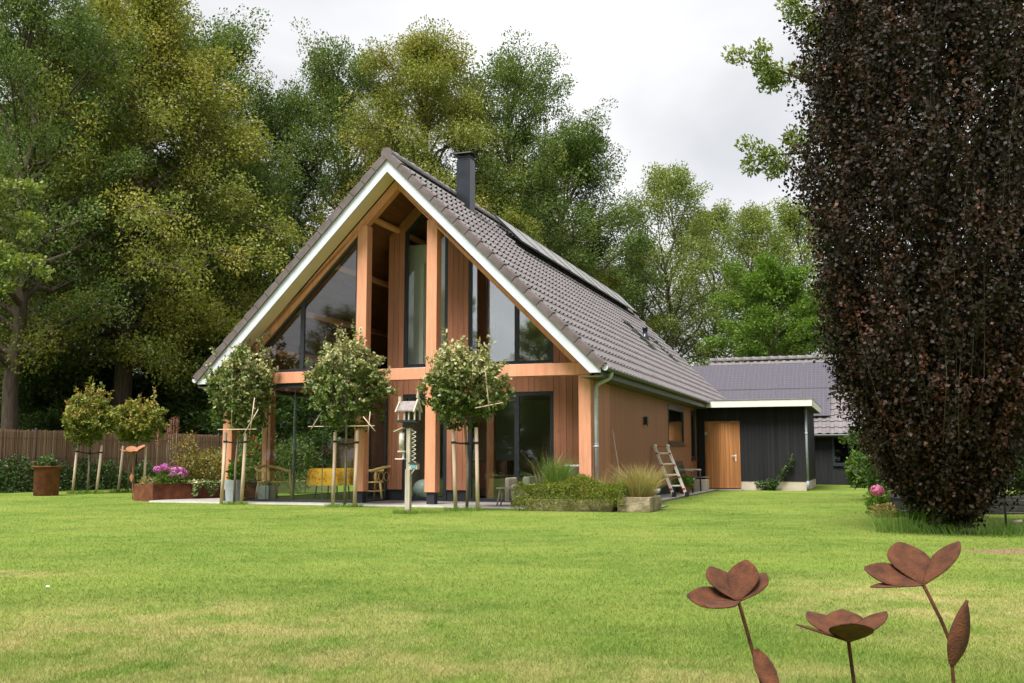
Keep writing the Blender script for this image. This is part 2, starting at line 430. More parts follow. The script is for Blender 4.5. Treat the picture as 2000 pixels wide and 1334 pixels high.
def plank(name, mat, parent, x0, y0, z0, x1, y1, z1):
    """a box piece sharing one unit mesh per material"""
    if mat.name not in _boxcache:
        me = BOX.mesh('unit_board'); me.materials.append(mat); _boxcache[mat.name] = me
    return shared(name, _boxcache[mat.name], parent, ((x0 + x1) / 2, (y0 + y1) / 2, (z0 + z1) / 2), (0, 0, 0), (abs(x1 - x0), abs(y1 - y0), abs(z1 - z0)))

def np_mesh(name, verts, k, mat, tint=None, smooth=False):
    """verts (n*k,3): n polygons of k vertices each"""
    n = len(verts) // k
    me = bpy.data.meshes.new(name)
    me.vertices.add(n * k)
    me.vertices.foreach_set('co', np.ascontiguousarray(verts, dtype=np.float32).ravel())
    me.loops.add(n * k)
    me.loops.foreach_set('vertex_index', np.arange(n * k, dtype=np.int32))
    me.polygons.add(n)
    me.polygons.foreach_set('loop_start', np.arange(0, n * k, k, dtype=np.int32))
    if tint is not None:
        a = me.attributes.new('tint', 'FLOAT', 'FACE')
        a.data.foreach_set('value', np.ascontiguousarray(tint, dtype=np.float32))
    me.materials.append(mat)
    me.update(calc_edges=True)
    return me
def unit(a):
    return a / np.maximum(np.linalg.norm(a, axis=-1, keepdims=True), 1e-9)
def leaf_mesh(name, P, D, Nn, L, Wd, tint, mat, fold=.25):
    """one folded diamond leaf for each point"""
    D = unit(D)
    S = unit(np.cross(D, Nn)); U = np.cross(S, D)
    L = np.broadcast_to(L, (len(P),))[:, None]; Wd = np.broadcast_to(Wd, (len(P),))[:, None]
    mid = P + D * L * .45
    v = np.empty((len(P), 4, 3))
    v[:, 0] = P
    v[:, 1] = mid + S * Wd * .5 + U * Wd * fold
    v[:, 2] = P + D * L
    v[:, 3] = mid - S * Wd * .5 + U * Wd * fold
    return np_mesh(name, v.reshape(-1, 3), 4, mat, tint)
def leaf6_mesh(name, P, D, Nn, L, Wd, tint, mat, curl=.12):
    """a rounded six-sided leaf for each point, tip curled a little"""
    D = unit(D)
    S = unit(np.cross(D, Nn)); U = np.cross(S, D)
    L = np.broadcast_to(L, (len(P),))[:, None]; Wd = np.broadcast_to(Wd, (len(P),))[:, None]
    v = np.empty((len(P), 6, 3))
    v[:, 0] = P
    v[:, 1] = P + D * L * .25 + S * Wd * .42 + U * Wd * curl
    v[:, 2] = P + D * L * .66 + S * Wd * .42 + U * Wd * curl
    v[:, 3] = P + D * L - U * L * curl
    v[:, 4] = P + D * L * .66 - S * Wd * .42 + U * Wd * curl
    v[:, 5] = P + D * L * .25 - S * Wd * .42 + U * Wd * curl
    return np_mesh(name, v.reshape(-1, 3), 6, mat, tint)
def blade_mesh(name, P, H, lean, width, mat, tint):
    """bent grass blades of three triangles: P roots, lean = horizontal tip offset (n,2)"""
    n = len(P)
    lean = np.asarray(lean); H = np.broadcast_to(H, (n,)); width = np.broadcast_to(width, (n,))
    az = np.random.default_rng(n).uniform(0, 6.283, n)
    s = np.stack([np.cos(az), np.sin(az), np.zeros(n)], 1) * (width * .5)[:, None]
    mid = P + np.stack([lean[:, 0] * .3, lean[:, 1] * .3, H * .6], 1)
    tip = P + np.stack([lean[:, 0], lean[:, 1], H], 1)
    b0, b1, m0, m1 = P - s, P + s, mid - s * .8, mid + s * .8
    v = np.stack([b0, b1, m1, b0, m1, m0, m0, m1, tip], 1)
    return np_mesh(name, v.reshape(-1, 3), 3, mat, np.repeat(tint, 3))

# ------------------------------------------------------------------ the house frame: x along the front, y towards the back
TH = R(19.7517)
HX, HY = -2.5313, 21.4667
CT, ST = math.cos(TH), math.sin(TH)
def hw(u, v, z=0.0):
    return (HX + u * CT + v * ST, HY - u * ST + v * CT, z)
def hthing(name, u, v, label, cat, group=None, z=0.0, rz=0.0):
    return empty(name, hw(u, v, z), -TH + rz, label, cat, group)
def xat(px, Y):                       # world x of an image column at a given depth
    return (px - 1000) / 1945.35 * Y * .995

# ------------------------------------------------------------------ ground
g = MB()
nx = 40
xs = [-400, -120, -60] + [-40 + i * 4 for i in range(21)] + [60, 120, 400]
ys = [-300, -100, -50] + [-24 + i * 4 for i in range(28)] + [120, 200, 500]
vv = [(x, y, 0) for y in ys for x in xs]
ff = [(j * len(xs) + i, j * len(xs) + i + 1, (j + 1) * len(xs) + i + 1, (j + 1) * len(xs) + i) for j in range(len(ys) - 1) for i in range(len(xs) - 1)]
g.add(vv, ff)
ground = g.build('lawn', lawn_ground)
tag(ground, 'wide green lawn with straw coloured patches in the foreground', 'lawn', kind='structure')

# woodland floor behind the fence
wf = MB()
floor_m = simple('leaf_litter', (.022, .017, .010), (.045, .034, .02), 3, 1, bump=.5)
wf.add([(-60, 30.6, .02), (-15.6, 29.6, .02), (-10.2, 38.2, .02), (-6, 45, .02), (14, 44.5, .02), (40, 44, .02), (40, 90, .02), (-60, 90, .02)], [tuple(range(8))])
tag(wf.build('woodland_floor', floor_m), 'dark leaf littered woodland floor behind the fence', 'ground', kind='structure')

# terrace with slabs
ter = empty('terrace', hw(0, 0), -TH, 'grey paved terrace along the foot of the house', 'terrace')
tag(ter, kind='structure')
tb = MB(); tb.box(-6.0, -.34, .004, 5.6, 1.55, .022); tb.box(4.32, 1.55, .004, 5.05, 12.9, .022)
tb.build('slab_bed', simple('mortar_bed', (.16, .15, .14), None, 6, .9), ter)
slabm = MB().box(-.5, -.5, -.5, .5, .5, .5).mesh('slab'); slabm.materials.append(paving)
for i in range(15):
    for j in range(3):
        u0 = -6 + i * .78
        if u0 + .77 > 5.62: continue
        shared('slab', slabm, ter, (u0 + .385, -.34 + j * .63 + .31, .030), (0, 0, 0), (.765, .615, .018))
for j in range(14):
    shared('slab', slabm, ter, (4.685, 1.58 + j * .8 + .39, .030), (0, 0, 0), (.70, .785, .018))
kb = MB(); kb.box(-6.02, -.40, 0.0, 5.62, -.345, .034)
kb.build('edging', kerbm, ter)

# ------------------------------------------------------------------ the timber house
house = empty('timber_house', hw(0, 0), -TH, 'timber house with steep tiled roof, orange columns and a fully glazed gable', 'house')
VB = 1.572                      # front wall stands this far behind the columns
VE = 20.6                       # back end
ZW = .289                       # foot of the timber
EAVE = 4.80
Z0 = 7.56                       # tile bed plane at the ridge: z = Z0 - |u|

def footed_column(u, v, w, z1, d=.245):
    c = MB(); c.box(u - w, v, ZW, u + w, v + d, z1)
    o = bevel(c.build('column', beamwood, house), .008)
    f = MB(); f.box(u - w * .72, v + .04, .0, u + w * .72, v + d - .03, ZW - .002)
    f.build('foot', plinthm, o)
    return o
RI = 6.922                      # inner apex of the front rafters
footed_column(.847, 0, .122, RI - .847 - .02 + .1)
footed_column(-.847, 0, .122, RI - .847 - .02 + .1)
footed_column(4.239, 0, .127, 2.677)
footed_column(-4.239, 0, .127, 2.677)
for v in (1.57, 6.2):
    footed_column(-4.239, v, .11, 2.68, .22)
b = MB(); b.box(-4.40, .006, 2.679, -.972, .20, 2.931); b.box(-.722, .006, 2.679, .722, .20, 2.931); b.box(.972, .006, 2.679, 4.40, .20, 2.931)
bevel(b.build('tie_beam', beamwood, house), .008)
b = MB(); b.box(-4.33, .21, 2.68, -4.13, 6.4, 2.90)
b.build('side_beam', beamwood, house)
for s in (1, -1):
    r = MB(); r.prism([(0, 7.17), (s * 4.41, 7.17 - 4.41), (s * 4.41, 2.935), (s * (RI - 2.935), 2.935), (0, RI)], .003, .20)
    bevel(r.build('rafter', beamwood, house), .006)
    bb = MB(); bb.prism([(0, 7.50), (s * 4.716, 2.80), (s * 4.716, 2.667), (s * 4.49, 2.667), (0, 7.163)], -.512, -.485)
    bevel(bb.build('barge_board', white, house), .004)
    so = MB(); so.prism([(0, 7.235), (s * 4.55, 2.685), (s * 4.55, 2.665), (0, 7.205)], -.484, .002)
    so.build('verge_soffit', cream, house)
# roof deck
roof = MB()
roof.prism([(0, Z0 - .05), (EAVE - .06, Z0 - .05 - EAVE + .06), (EAVE - .12, Z0 - .20 - EAVE + .06), (0, 7.24)], -.482, VE)
roof.prism([(0, Z0 - .05), (0, 7.24), (-(EAVE - .12), Z0 - .20 - EAVE + .06), (-(EAVE - .06), Z0 - .05 - EAVE + .06)], -.482, VE)
roof = roof.build('roof', deckm, house)
# ceiling boards under the deck over gallery and terrace room
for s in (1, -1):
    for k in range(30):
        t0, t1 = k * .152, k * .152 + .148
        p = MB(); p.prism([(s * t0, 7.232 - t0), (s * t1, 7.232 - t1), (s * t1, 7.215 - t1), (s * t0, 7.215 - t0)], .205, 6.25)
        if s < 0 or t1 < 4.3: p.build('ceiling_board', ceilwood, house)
for s, uu in ((-1, .75), (-1, 1.75), (-1, 2.75), (-1, 3.6), (1, .55)):
    p = MB(); p.tube([(s * uu, .21, 7.12 - uu), (s * uu, 6.2 if s < 0 else 1.56, 7.12 - uu)], .075, 10)
    p.build('purlin', beamwood, house)
# tiles: flat pan with one roll; the roll's lower end stays open
TW, TE = .285, .262             # width along the ridge, horizontal run per course
def tile_mesh(name):
    m = MB()
    prof = [(0, 0), (.10, 0), (.180, .0), (.186, .030), (.204, .054), (.252, .054), (.272, .030), (TW + .003, .0)]
    S2 = math.sqrt(.5)
    def P(v, run, h):           # local: origin at upper edge; run = horizontal distance down slope; h normal offset
        return (run + h * S2, v, -run + h * S2)
    n = len(prof)
    vv = [P(a, 0, h * .02) for a, h in prof] + [P(a, TE + .03, h + .012) for a, h in prof]
    ff = [(i, i + n, i + n + 1, i + 1) for i in range(n - 1)]
    lip = [P(a, TE + .03, (h + .012) - .011) for a, h in prof]
    vv += lip
    ff += [(n + i, 2 * n + i, 2 * n + i + 1, n + i + 1) for i in (0, 1)]
    # thin edge of the roll
    lp2 = [P(a, TE + .03, h + .012 - .006) for a, h in prof]
    b0 = len(vv); vv += lp2
    ff += [(n + i, b0 + i, b0 + i + 1, n + i + 1) for i in range(2, n - 1)]
    m.add(vv, ff)
    return m
TM = tile_mesh('t')
tile_me = TM.mesh('roof_tile'); tile_me.materials.append(tilem)
ntc = int((VE + .46) / TW); ntr = int(EAVE / TE)
cells = [(i, j) for i in range(ntc) for j in range(ntr)]
def tilepos(i, j):
    run = EAVE - .02 - TE - j * TE
    return (run, -.42 + i * TW, Z0 - run)
hole = lambda u, v: (.18 < u < .52 and 2.85 < v < 3.3)
cells.sort(key=lambda c: (c[0] * TW * 1.0 + c[1] * TE * .75))
near = set(cells[:300])
for i, j in cells[:300]:
    shared('roof_tile', tile_me, roof, tilepos(i, j))
tv = np.array(TM.v)
rest = MB()
for i, j in cells[300:]:
    p = tilepos(i, j)
    rest.add([(x + p[0], y + p[1], z + p[2]) for x, y, z in TM.v], TM.f)
tag(rest.build('far_roof_tiles', tilem, roof), kind='stuff')
lft = MB()
for i in range(ntc):
    for j in range(ntr):
        p = tilepos(i, j)
        lft.add([(-(x + p[0]), y + p[1], z + p[2]) for x, y, z in TM.v], [q[::-1] for q in TM.f])
tag(lft.build('left_slope_tiles', tilem, roof), kind='stuff')
# verge tiles
def verge_mesh(sgn):
    m = MB()
    S2 = math.sqrt(.5)
    def P(run, v, h): return (sgn * (run + h * S2), v, -run + h * S2)
    r0, r1 = .004, TE - .006
    out = []
    for r, h in ((r0, 0.0), (r1, .026)):
        out += [P(r, -.560, -.085), P(r, -.560 - h * .4, .045 + h), P(r, -.545, .060 + h), P(r, -.40, .060 + h), P(r, -.38, .02 + h), P(r, -.52, .02 + h), P(r, -.52, -.085)]
    n = 7
    ff = [(k, (k + 1) % n, n + (k + 1) % n, n + k) for k in range(n)] + [tuple(range(n - 1, -1, -1)), tuple(range(n, 2 * n))]
    if sgn < 0: ff = [q[::-1] for q in ff]
    return m.add(out, ff)
for sgn in (1, -1):
    me = verge_mesh(sgn).mesh('verge_tile'); me.materials.append(vergem)
    for j in range(ntr):
        run = EAVE - .03 - TE - j * TE
        shared('verge_tile', me, roof, (sgn * run, 0, Z0 - run))
# ridge tiles
rm = MB()
n = 9
def arc(r, y, dz=0): return [(r * math.cos(math.pi * (k / (n - 1)) * 1.16 - .25), y, r * math.sin(math.pi * (k / (n - 1)) * 1.16 - .25) + dz) for k in range(n)]
vv = arc(.118, 0) + arc(.118, .34) + arc(.132, .34) + arc(.132, .42)
rm.add(vv, [(r * n + k, r * n + k + 1, (r + 1) * n + k + 1, (r + 1) * n + k) for r in range(3) for k in range(n - 1)], True)
rme = rm.mesh('ridge_tile'); rme.materials.append(tilem)
k = 0
while -.54 + k * .40 < VE - .3:
    shared('ridge_tile', rme, roof, (0, -.54 + k * .40, Z0 + .0)); k += 1
cp = MB(); cp.add([(.128 * math.cos(a), -.56, Z0 + .005 + .128 * math.sin(a)) for a in [2 * math.pi * q / 24 for q in range(24)]] +
                  [(.128 * math.cos(a), -.53, Z0 + .005 + .128 * math.sin(a)) for a in [2 * math.pi * q / 24 for q in range(24)]],
                  [tuple(range(24)), tuple(range(47, 23, -1))] + [(q, q + 24, (q + 1) % 24 + 24, (q + 1) % 24) for q in range(24)])
cp.build('ridge_end_cap', vergem, roof)
# back verge board
bk = MB(); bk.prism([(0, Z0), (EAVE, Z0 - EAVE), (EAVE - .1, Z0 - EAVE - .15), (0, 7.2), (-EAVE + .1, Z0 - EAVE - .15), (-EAVE, Z0 - EAVE)], VE + .003, VE + .03)
bk.build('back_verge_board', white, house)
# eaves soffit box and gutters
for s in (1, -1):
    sf = MB(); sf.box(s * 4.31, -.48, 2.585, s * 4.70, VE, 2.612); sf.box(s * 4.70, -.48, 2.59, s * 4.722, VE, 2.80)
    sf.build('soffit', olive, house)
    gu = MB()
    prof = [(.062 * math.cos(math.pi + math.pi * q / 8), .062 * math.sin(math.pi + math.pi * q / 8)) for q in range(9)]
    pin = [(x * .93, y * .93) for x, y in prof]
    ring = prof + pin[::-1]
    L0, L1 = -.50, VE
    vv = [(s * (4.80 + x), L0, 2.765 + z) for x, z in ring] + [(s * (4.80 + x), L1, 2.765 + z) for x, z in ring]
    m_ = len(ring)
    gu.add(vv, [(q, q + m_, (q + 1) % m_ + m_, (q + 1) % m_) for q in range(m_)], True)
    go = gu.build('gutter', olive, house)
    ec = MB(); ec.prism([(s * (4.80 + x), 2.765 + z) for x, z in prof] + [(s * 4.862, 2.79), (s * 4.738, 2.79)], -.512, -.502)
    ec.build('gutter_end', white, go)
dp = MB(); dp.tube([(4.80, -.02, 2.70), (4.80, -.02, 2.66), (4.77, .0, 2.60), (4.52, .09, 2.50), (4.455, .11, 2.44), (4.45, .11, 2.36), (4.45, .11, .05)], .042, 12)
dpo = dp.build('downpipe', zinc, house)
for z in (2.26, 1.22):
    br = MB(); br.tube([(4.45, .11, z), (4.45, .11, z + .035)], .049, 12); br.tube([(4.45, .11, z + .06), (4.45, .11, z + .07)], .047, 12); br.box(4.36, .10, z + .01, 4.42, .12, z + .025)
    br.build('pipe_bracket', zinc, dpo)
wp = MB(); wp.tube([(-4.62, 3.1, 2.70), (-4.50, 3.1, 2.55), (-4.40, 3.1, 2.45), (-4.40, 3.1, .0)], .035, 10); wp.build('downpipe', white, house)
# chimney
ch = MB(); ch.box(.17, 2.92, 6.95, .53, 3.28, 8.38)
cho = bevel(ch.build('chimney', chimneym, house), .01)
cq = MB(); cq.box(.19, 2.94, 8.384, .51, 3.26, 8.45); cq.box(.165, 2.915, 8.452, .535, 3.285, 8.475)
cq.build('vent_collar', chimneym, cho)
cq = MB(); cq.add([(.09, 2.84, 8.53), (.61, 2.84, 8.53), (.61, 3.36, 8.53), (.09, 3.36, 8.53), (.15, 2.90, 8.575), (.55, 2.90, 8.575), (.55, 3.30, 8.575), (.15, 3.30, 8.575)],
                  [(3, 2, 1, 0), (4, 5, 6, 7), (0, 1, 5, 4), (1, 2, 6, 5), (2, 3, 7, 6), (3, 0, 4, 7)])
for a in (.2, .5):
    for c_ in (2.95, 3.25): cq.box(a - .012, c_ - .012, 8.476, a + .012, c_ + .012, 8.531)
cq.build('cap', chimneym, cho)
# solar panels on the near slope
S2 = math.sqrt(.5)
def slope_panel(u0, u1, v0, v1, parent, cellmat, framem, z0, sl=1.0, h=.12):
    """panel lying on plane z = z0 - sl*u between u0..u1"""
    ln = math.hypot(u1 - u0, sl * (u1 - u0)); ang = math.atan(sl)
    o = bpy.data.objects.new('solar_panel', None)
    fr = MB(); w = v1 - v0
    fr.box(0, 0, -.02, ln, .028, .022); fr.box(0, w - .028, -.02, ln, w, .022); fr.box(0, .0285, -.02, .028, w - .0285, .022); fr.box(ln - .028, .0285, -.02, ln, w - .0285, .022)
    me = fr.mesh('solar_panel'); me.materials.append(framem)
    o = bpy.data.objects.new('solar_panel', me); link(o, parent)
    o.location = (u0 + h * math.sin(ang), v0, z0 - sl * u0 + h * math.cos(ang)); o.rotation_euler = (0, ang, 0)
    ce = MB(); ce.box(.0285, .0285, -.014, ln - .0285, w - .0285, .012)
    ce.build('cell_sheet', cellmat, o)
    return o
for k in range(9):
    slope_panel(.14, .98, 5.15 + k * 1.58, 5.15 + k * 1.58 + 1.56, house, pv_roof, chimneym, Z0, 1.0, .19)
# roof windows and vent
for v0, u0 in ((12.1, 2.1), (15.6, 2.2)):
    o = MB()
    def SP(run, v, h): return (run + h * S2, v, Z0 - run + h * S2)
    for (a, bq, c_, d_) in ((u0, u0 + .05, v0, v0 + .95), (u0 + .9, u0 + .95, v0, v0 + .95), (u0 + .05, u0 + .9, v0, v0 + .06), (u0 + .05, u0 + .9, v0 + .89, v0 + .95)):
        o.add([SP(a, c_, .05), SP(bq, c_, .05), SP(bq, d_, .05), SP(a, d_, .05), SP(a, c_, .07), SP(bq, c_, .07), SP(bq, d_, .07), SP(a, d_, .07)],
              [(0, 3, 2, 1), (4, 5, 6, 7), (0, 1, 5, 4), (1, 2, 6, 5), (2, 3, 7, 6), (3, 0, 4, 7)])
    oo = o.build('skylight', chimneym, house)
    pn = MB(); pn.add([SP(u0 + .05, v0 + .06, .072), SP(u0 + .9, v0 + .06, .072), SP(u0 + .9, v0 + .89, .072), SP(u0 + .05, v0 + .89, .072), SP(u0 + .05, v0 + .06, .064), SP(u0 + .9, v0 + .06, .064), SP(u0 + .9, v0 + .89, .064), SP(u0 + .05, v0 + .89, .064)],
                      [(4, 7, 6, 5), (0, 1, 2, 3), (0, 4, 5, 1), (1, 5, 6, 2), (2, 6, 7, 3), (3, 7, 4, 0)])
    pn.build('pane', glass_win, oo)
vp = MB(); vp.lathe([(.0, -.25), (.16, -.25), (.13, .02), (.085, .06), (.085, .24), (.10, .245), (.10, .32), (.0, .33)], 14, (2.50, 14.0, Z0 - 2.5 + .08))
vp.build('vent_pipe', chimneym, house)

# ---- walls
def regions(parent, name, regs, v, mat, w=.146, t=.022, gap=.006, axis='u', depth_dir=1):
    """vertical boards; regs = (a0,a1,zlow,zhigh or function)"""
    for a0, a1, zl, zh in regs:
        n_ = max(1, round((a1 - a0) / w)); ww = (a1 - a0) / n_
        for i in range(n_):
            x0, x1 = a0 + i * ww + gap / 2, a0 + (i + 1) * ww - gap / 2
            if callable(zh):
                za, zb = zh(x0), zh(x1)
                p = MB(); p.prism([(x0, zl), (x1, zl), (x1, zb), (x0, za)], v - t, v)
                p.build(name, mat, parent)
            elif axis == 'u':
                plank(name, mat, parent, x0, v - t, zl, x1, v, zh)
            else:
                plank(name, mat, parent, v, x0, zl, v + t, x1, zh)
RF = lambda u: 7.205 - abs(u)
fw = MB()
def backing(m, a0, a1, z0, z1a, z1b, v0, v1):
    m.prism([(a0, z0), (a1, z0), (a1, z1b), (a0, z1a)], v0, v1)
for a0, a1, zl, za, zb in ((-.97, -.555, ZW + .003, RF(-.97), RF(-.555)), (.555, 1.075, ZW + .003, RF(.555), RF(1.075)), (3.10, 4.30, ZW + .003, RF(3.10), RF(4.30)),
                           (-.555, .555, 2.47, 3.09, 3.09), (1.075, 3.10, 2.47, 3.09, 3.09)):
    backing(fw, a0, a1, zl, za, zb, VB + .001, VB + .10)
fwall = fw.build('front_wall', deckm, house)
regions(fwall, 'plank', [(-.97, -.555, ZW, RF), (.555, 1.075, ZW, RF), (3.10, 4.28, ZW, RF), (-.553, .553, 2.472, 3.088), (1.077, 3.098, 2.472, 3.088)], VB, plankwood)
for a0, a1 in ((-.97, -.555), (.555, 1.075), (3.10, 4.30)):
    pl = MB(); pl.box(a0, VB + .012, 0, a1, VB + .09, ZW); pl.build('plinth', plinthm, house)
# pediment boards above right part: strip between window and rafter is covered by RF planks already

def framed(name, poly, v, fw_, mullions=(), transoms=(), glass=glass_win, fd=.07, parent=house, sill=None, plane='u', framem=anthra):
    """polygon frame (convex, ccw in (a,z)); mullions = list of a positions; panes cut between mullions"""
    ax = 'y' if plane == 'u' else 'x'
    pts = [Vector(p) for p in poly]
    n_ = len(pts)
    cen = sum(pts, Vector((0, 0))) / n_
    # inset polygon
    lines = []
    for i in range(n_):
        a, b_ = pts[i], pts[(i + 1) % n_]
        d = (b_ - a).normalized(); nn = Vector((-d.y, d.x))
        if nn.dot(cen - a) < 0: nn = -nn
        lines.append((a + nn * fw_, d))
    ins = []
    for i in range(n_):
        p, d = lines[i - 1]; q, e = lines[i]
        den = d.x * e.y - d.y * e.x
        t = ((q - p).x * e.y - (q - p).y * e.x) / den
        ins.append(p + d * t)
    m = MB()
    for i in range(n_):
        j = (i + 1) % n_
        quad = [pts[i], pts[j], ins[j], ins[i]]
        m.prism([(q.x, q.y) for q in quad], v, v + fd, ax)
    zs_ = [q.y for q in ins]
    def span(x):      # z range of inset polygon at a = x
        out_ = []
        for i in range(n_):
            a, b_ = ins[i], ins[(i + 1) % n_]
            if (a.x - x) * (b_.x - x) <= 0 and abs(a.x - b_.x) > 1e-6:
                t = (x - a.x) / (b_.x - a.x); out_.append(a.y + (b_.y - a.y) * t)
        return min(out_), max(out_)
    for x, wm in mullions:
        a0, a1 = span(x - wm / 2), span(x + wm / 2)
        m.prism([(x - wm / 2, a0[0]), (x + wm / 2, a1[0]), (x + wm / 2, a1[1]), (x - wm / 2, a0[1])], v + .004, v + fd - .004, ax)
    o = m.build(name, framem, parent)
    xs_ = [min(q.x for q in ins)] + [e for x, wm in sorted(mullions) for e in (x - wm / 2, x + wm / 2)] + [max(q.x for q in ins)]
    for k in range(0, len(xs_), 2):
        x0, x1 = xs_[k] + .001, xs_[k + 1] - .001
        cand = sorted([q.x for q in ins if x0 < q.x < x1])
        top = [(x, span(x)[1] - .001) for x in [x0] + cand + [x1]]
        bot = [(x, span(x)[0] + .001) for x in (x0, x1)]
        poly_ = bot + top[::-1]
        # drop duplicates
        pp = []
        for q in poly_:
            if not pp or (abs(q[0] - pp[-1][0]) + abs(q[1] - pp[-1][1])) > .004: pp.append(q)
        g_ = MB(); g_.prism(pp, v + fd * .5 - .008, v + fd * .5 + .008, ax)
        g_.build('pane', glass, o)
    if sill:
        s_ = MB(); a0, a1 = min(q.x for q in pts), max(q.x for q in pts); zb = min(q.y for q in pts)
        if plane == 'u': s_.box(a0 + .02, v - .05, zb - .035, a1 - .02, v + fd, zb - .002)
        else: s_.box(v - sill[0] if sill[0] < 0 else v, a0 - .03, zb - .05, v + abs(sill[0]) + fd, a1 + .03, zb - .002)
        s_.build('sill', sill[1], o)
    return o
framed('tall_window', [(-.55, 3.095), (.55, 3.095), (.55, RF(.55) - .34), (0, RF(0) - .34), (-.55, RF(.55) - .34)], VB - .01, .075, [], glass=glass_door, sill=(0, white))
framed('gable_window', [(1.08, 3.095), (3.095, 3.095), (3.095, RF(3.095) - .30), (1.08, RF(1.08) - .30)], VB - .01, .07, [(2.24, .105), (1.52, .03)], sill=(0, white))
framed('middle_door', [(-.55, .035), (.55, .035), (.55, 2.468), (-.55, 2.468)], VB - .01, .085, [], glass=glass_door, sill=(0, white))
framed('patio_door', [(1.08, .035), (3.095, .035), (3.095, 2.468), (1.08, 2.468)], VB - .01, .08, [(2.24, .11)], glass=glass_door, sill=(0, white))
# infill boards over slanting window heads
for s in (1, -1):
    q = MB(); q.prism([(0, RF(0) - .338), (s * .55, RF(.55) - .338), (s * .55, RF(.55)), (0, RF(0))], VB - .02, VB + .05); q.build('head_board', plankwood, house)
q = MB(); q.prism([(1.08, RF(1.08) - .298), (3.095, RF(3.095) - .298), (3.095, RF(3.095)), (1.08, RF(1.08))], VB - .02, VB + .05); q.build('head_board', plankwood, house)
# left gable glazing and glazed terrace room
framed('gable_window', [(-3.93, 2.94), (-.972, 2.94), (-.972, RI - .972), (-3.93, RI - 3.93)], .06, .055, [(-2.37, .10)], glass=glass_door)
tf = MB(); tf.box(-4.11, .055, 2.575, -.972, .15, 2.677); tf.build('track_head', anthra, house)
tf = MB(); tf.box(-4.11, .03, .0, -.972, .16, .085); tf.build('track_sill', plinthm, house)
pan = [-4.10, -3.86, -3.24, -2.52, -1.80, -.976]
for k in range(5):
    y_ = .075 + (k % 2) * .03
    gp = MB(); gp.box(pan[k] + .003, y_, .087, pan[k + 1] + .01, y_ + .010, 2.573)
    go = gp.build('glass_panel', glass_ver, house)
    ed = MB(); ed.box(pan[k + 1] - .006, y_ - .004, .088, pan[k + 1] + .012, y_ - .0005, 2.572)
    ed.build('edge_strip', anthra, go)
rt = MB(); rt.box(-1.0, .26, .0, -.92, VB - .03, .07); rt.box(-1.0, .26, 2.60, -.92, VB - .03, 2.68); rt.box(-.985, VB - .085, .07, -.935, VB - .035, 2.6)
rto = rt.build('return_frame', anthra, house)
gp = MB(); gp.box(-.965, .262, .072, -.955, VB - .09, 2.598); gp.build('glass_panel', glass_ver, rto)
sd = MB()
for v0, v1 in ((.25, 1.565), (1.80, 4.0), (4.02, 6.19)):
    sd.box(-4.27, v0, .0, -4.20, v1, .07); sd.box(-4.27, v0, 2.60, -4.20, v1, 2.678)
sdo = sd.build('side_track', anthra, house)
for v0, v1 in ((.25, 1.565), (1.80, 4.0), (4.02, 6.19)):
    gp = MB(); gp.box(-4.24, v0 + .003, .071, -4.23, v1 - .003, 2.599); gp.build('glass_panel', glass_ver, sdo)
# side return walls
regs = [(VB + .02, 6.2, ZW, 2.9)]
lw = MB(); lw.box(-.965, VB + .105, .0, -.86, 6.2, 6.2); lwo = lw.build('return_wall', deckm, house)
for k in range(30):
    v0 = VB + .03 + k * .152
    if v0 + .15 < 6.2: plank('plank', plankwood, lwo, -.99, v0, ZW, -.967, v0 + .146, 6.15)
bw = MB(); bw.prism([(-4.1, 0.0), (-.86, 0.0), (-.86, 6.28), (-4.1, 3.05)], 6.25, 6.35); bw.build('back_wall', blackwood, house)
fl = MB(); fl.box(-4.2, .17, .0, -1.02, 6.24, .045); fl.build('terrace_room_floor', darkfloor, house)
# right side: boarded cheek beside the gallery, then the long wall
ck = MB(); ck.box(4.28, .30, .0, 4.35, VB - .03, 2.585); cko = ck.build('gallery_cheek', deckm, house)
for k in range(6):
    v0 = .30 + k * .207
    plank('plank', plankwood, cko, 4.351, v0, .05, 4.372, v0 + .203, 2.58)
sw = MB()
for v0, v1, z0, z1 in ((VB - .02, 8.30, ZW, 2.6), (8.30, 10.80, ZW, 1.40), (8.30, 10.80, 2.47, 2.6), (10.80, 12.05, ZW, 2.6), (12.05, 12.85, ZW, .98), (12.05, 12.85, 2.47, 2.6), (12.85, VE - .05, ZW, 2.6)):
    sw.box(4.20, v0, z0 + .002, 4.30, v1, z1)
swo = sw.build('side_wall', deckm, house)
regions(swo, 'plank', [(VB - .02, 8.30, ZW, 2.584), (8.30, 10.80, ZW, 1.40), (8.30, 10.80, 2.47, 2.584), (10.80, 12.05, ZW, 2.584), (12.05, 12.85, ZW, .98), (12.05, 12.85, 2.47, 2.584), (12.85, 13.08, ZW, 2.584)],
        4.301, sidewood, w=.195, gap=.004, axis='v')
q = MB(); q.box(4.20, VB - .02, 0, 4.295, VE - .06, ZW - .002); q.build('side_plinth', plinthm, house)
def side_window(v0, v1, z0, z1):
    o = framed('side_window', [(v0, z0), (v1, z0), (v1, z1), (v0, z1)], 4.262, .085, [], glass=glass_win, plane='v', sill=(.06, anthra))
    h = MB(); h.box(4.30, v0 - .02, z1, 4.36, v1 + .02, z1 + .035); h.build('drip_cap', anthra, o)
    return o
side_window(8.31, 10.79, 1.41, 2.46)
side_window(12.06, 12.84, .99, 2.46)
lm = MB(); lm.box(4.325, 5.12, 1.83, 4.42, 5.24, 2.03); lm.box(4.40, 5.14, 1.80, 4.425, 5.22, 1.829)
lm.build('wall_lamp', anthra, house)
lm = MB(); lm.box(4.02, VB - .10, 1.72, 4.10, VB - .023, 1.94); lm.build('wall_lamp', anthra, house)
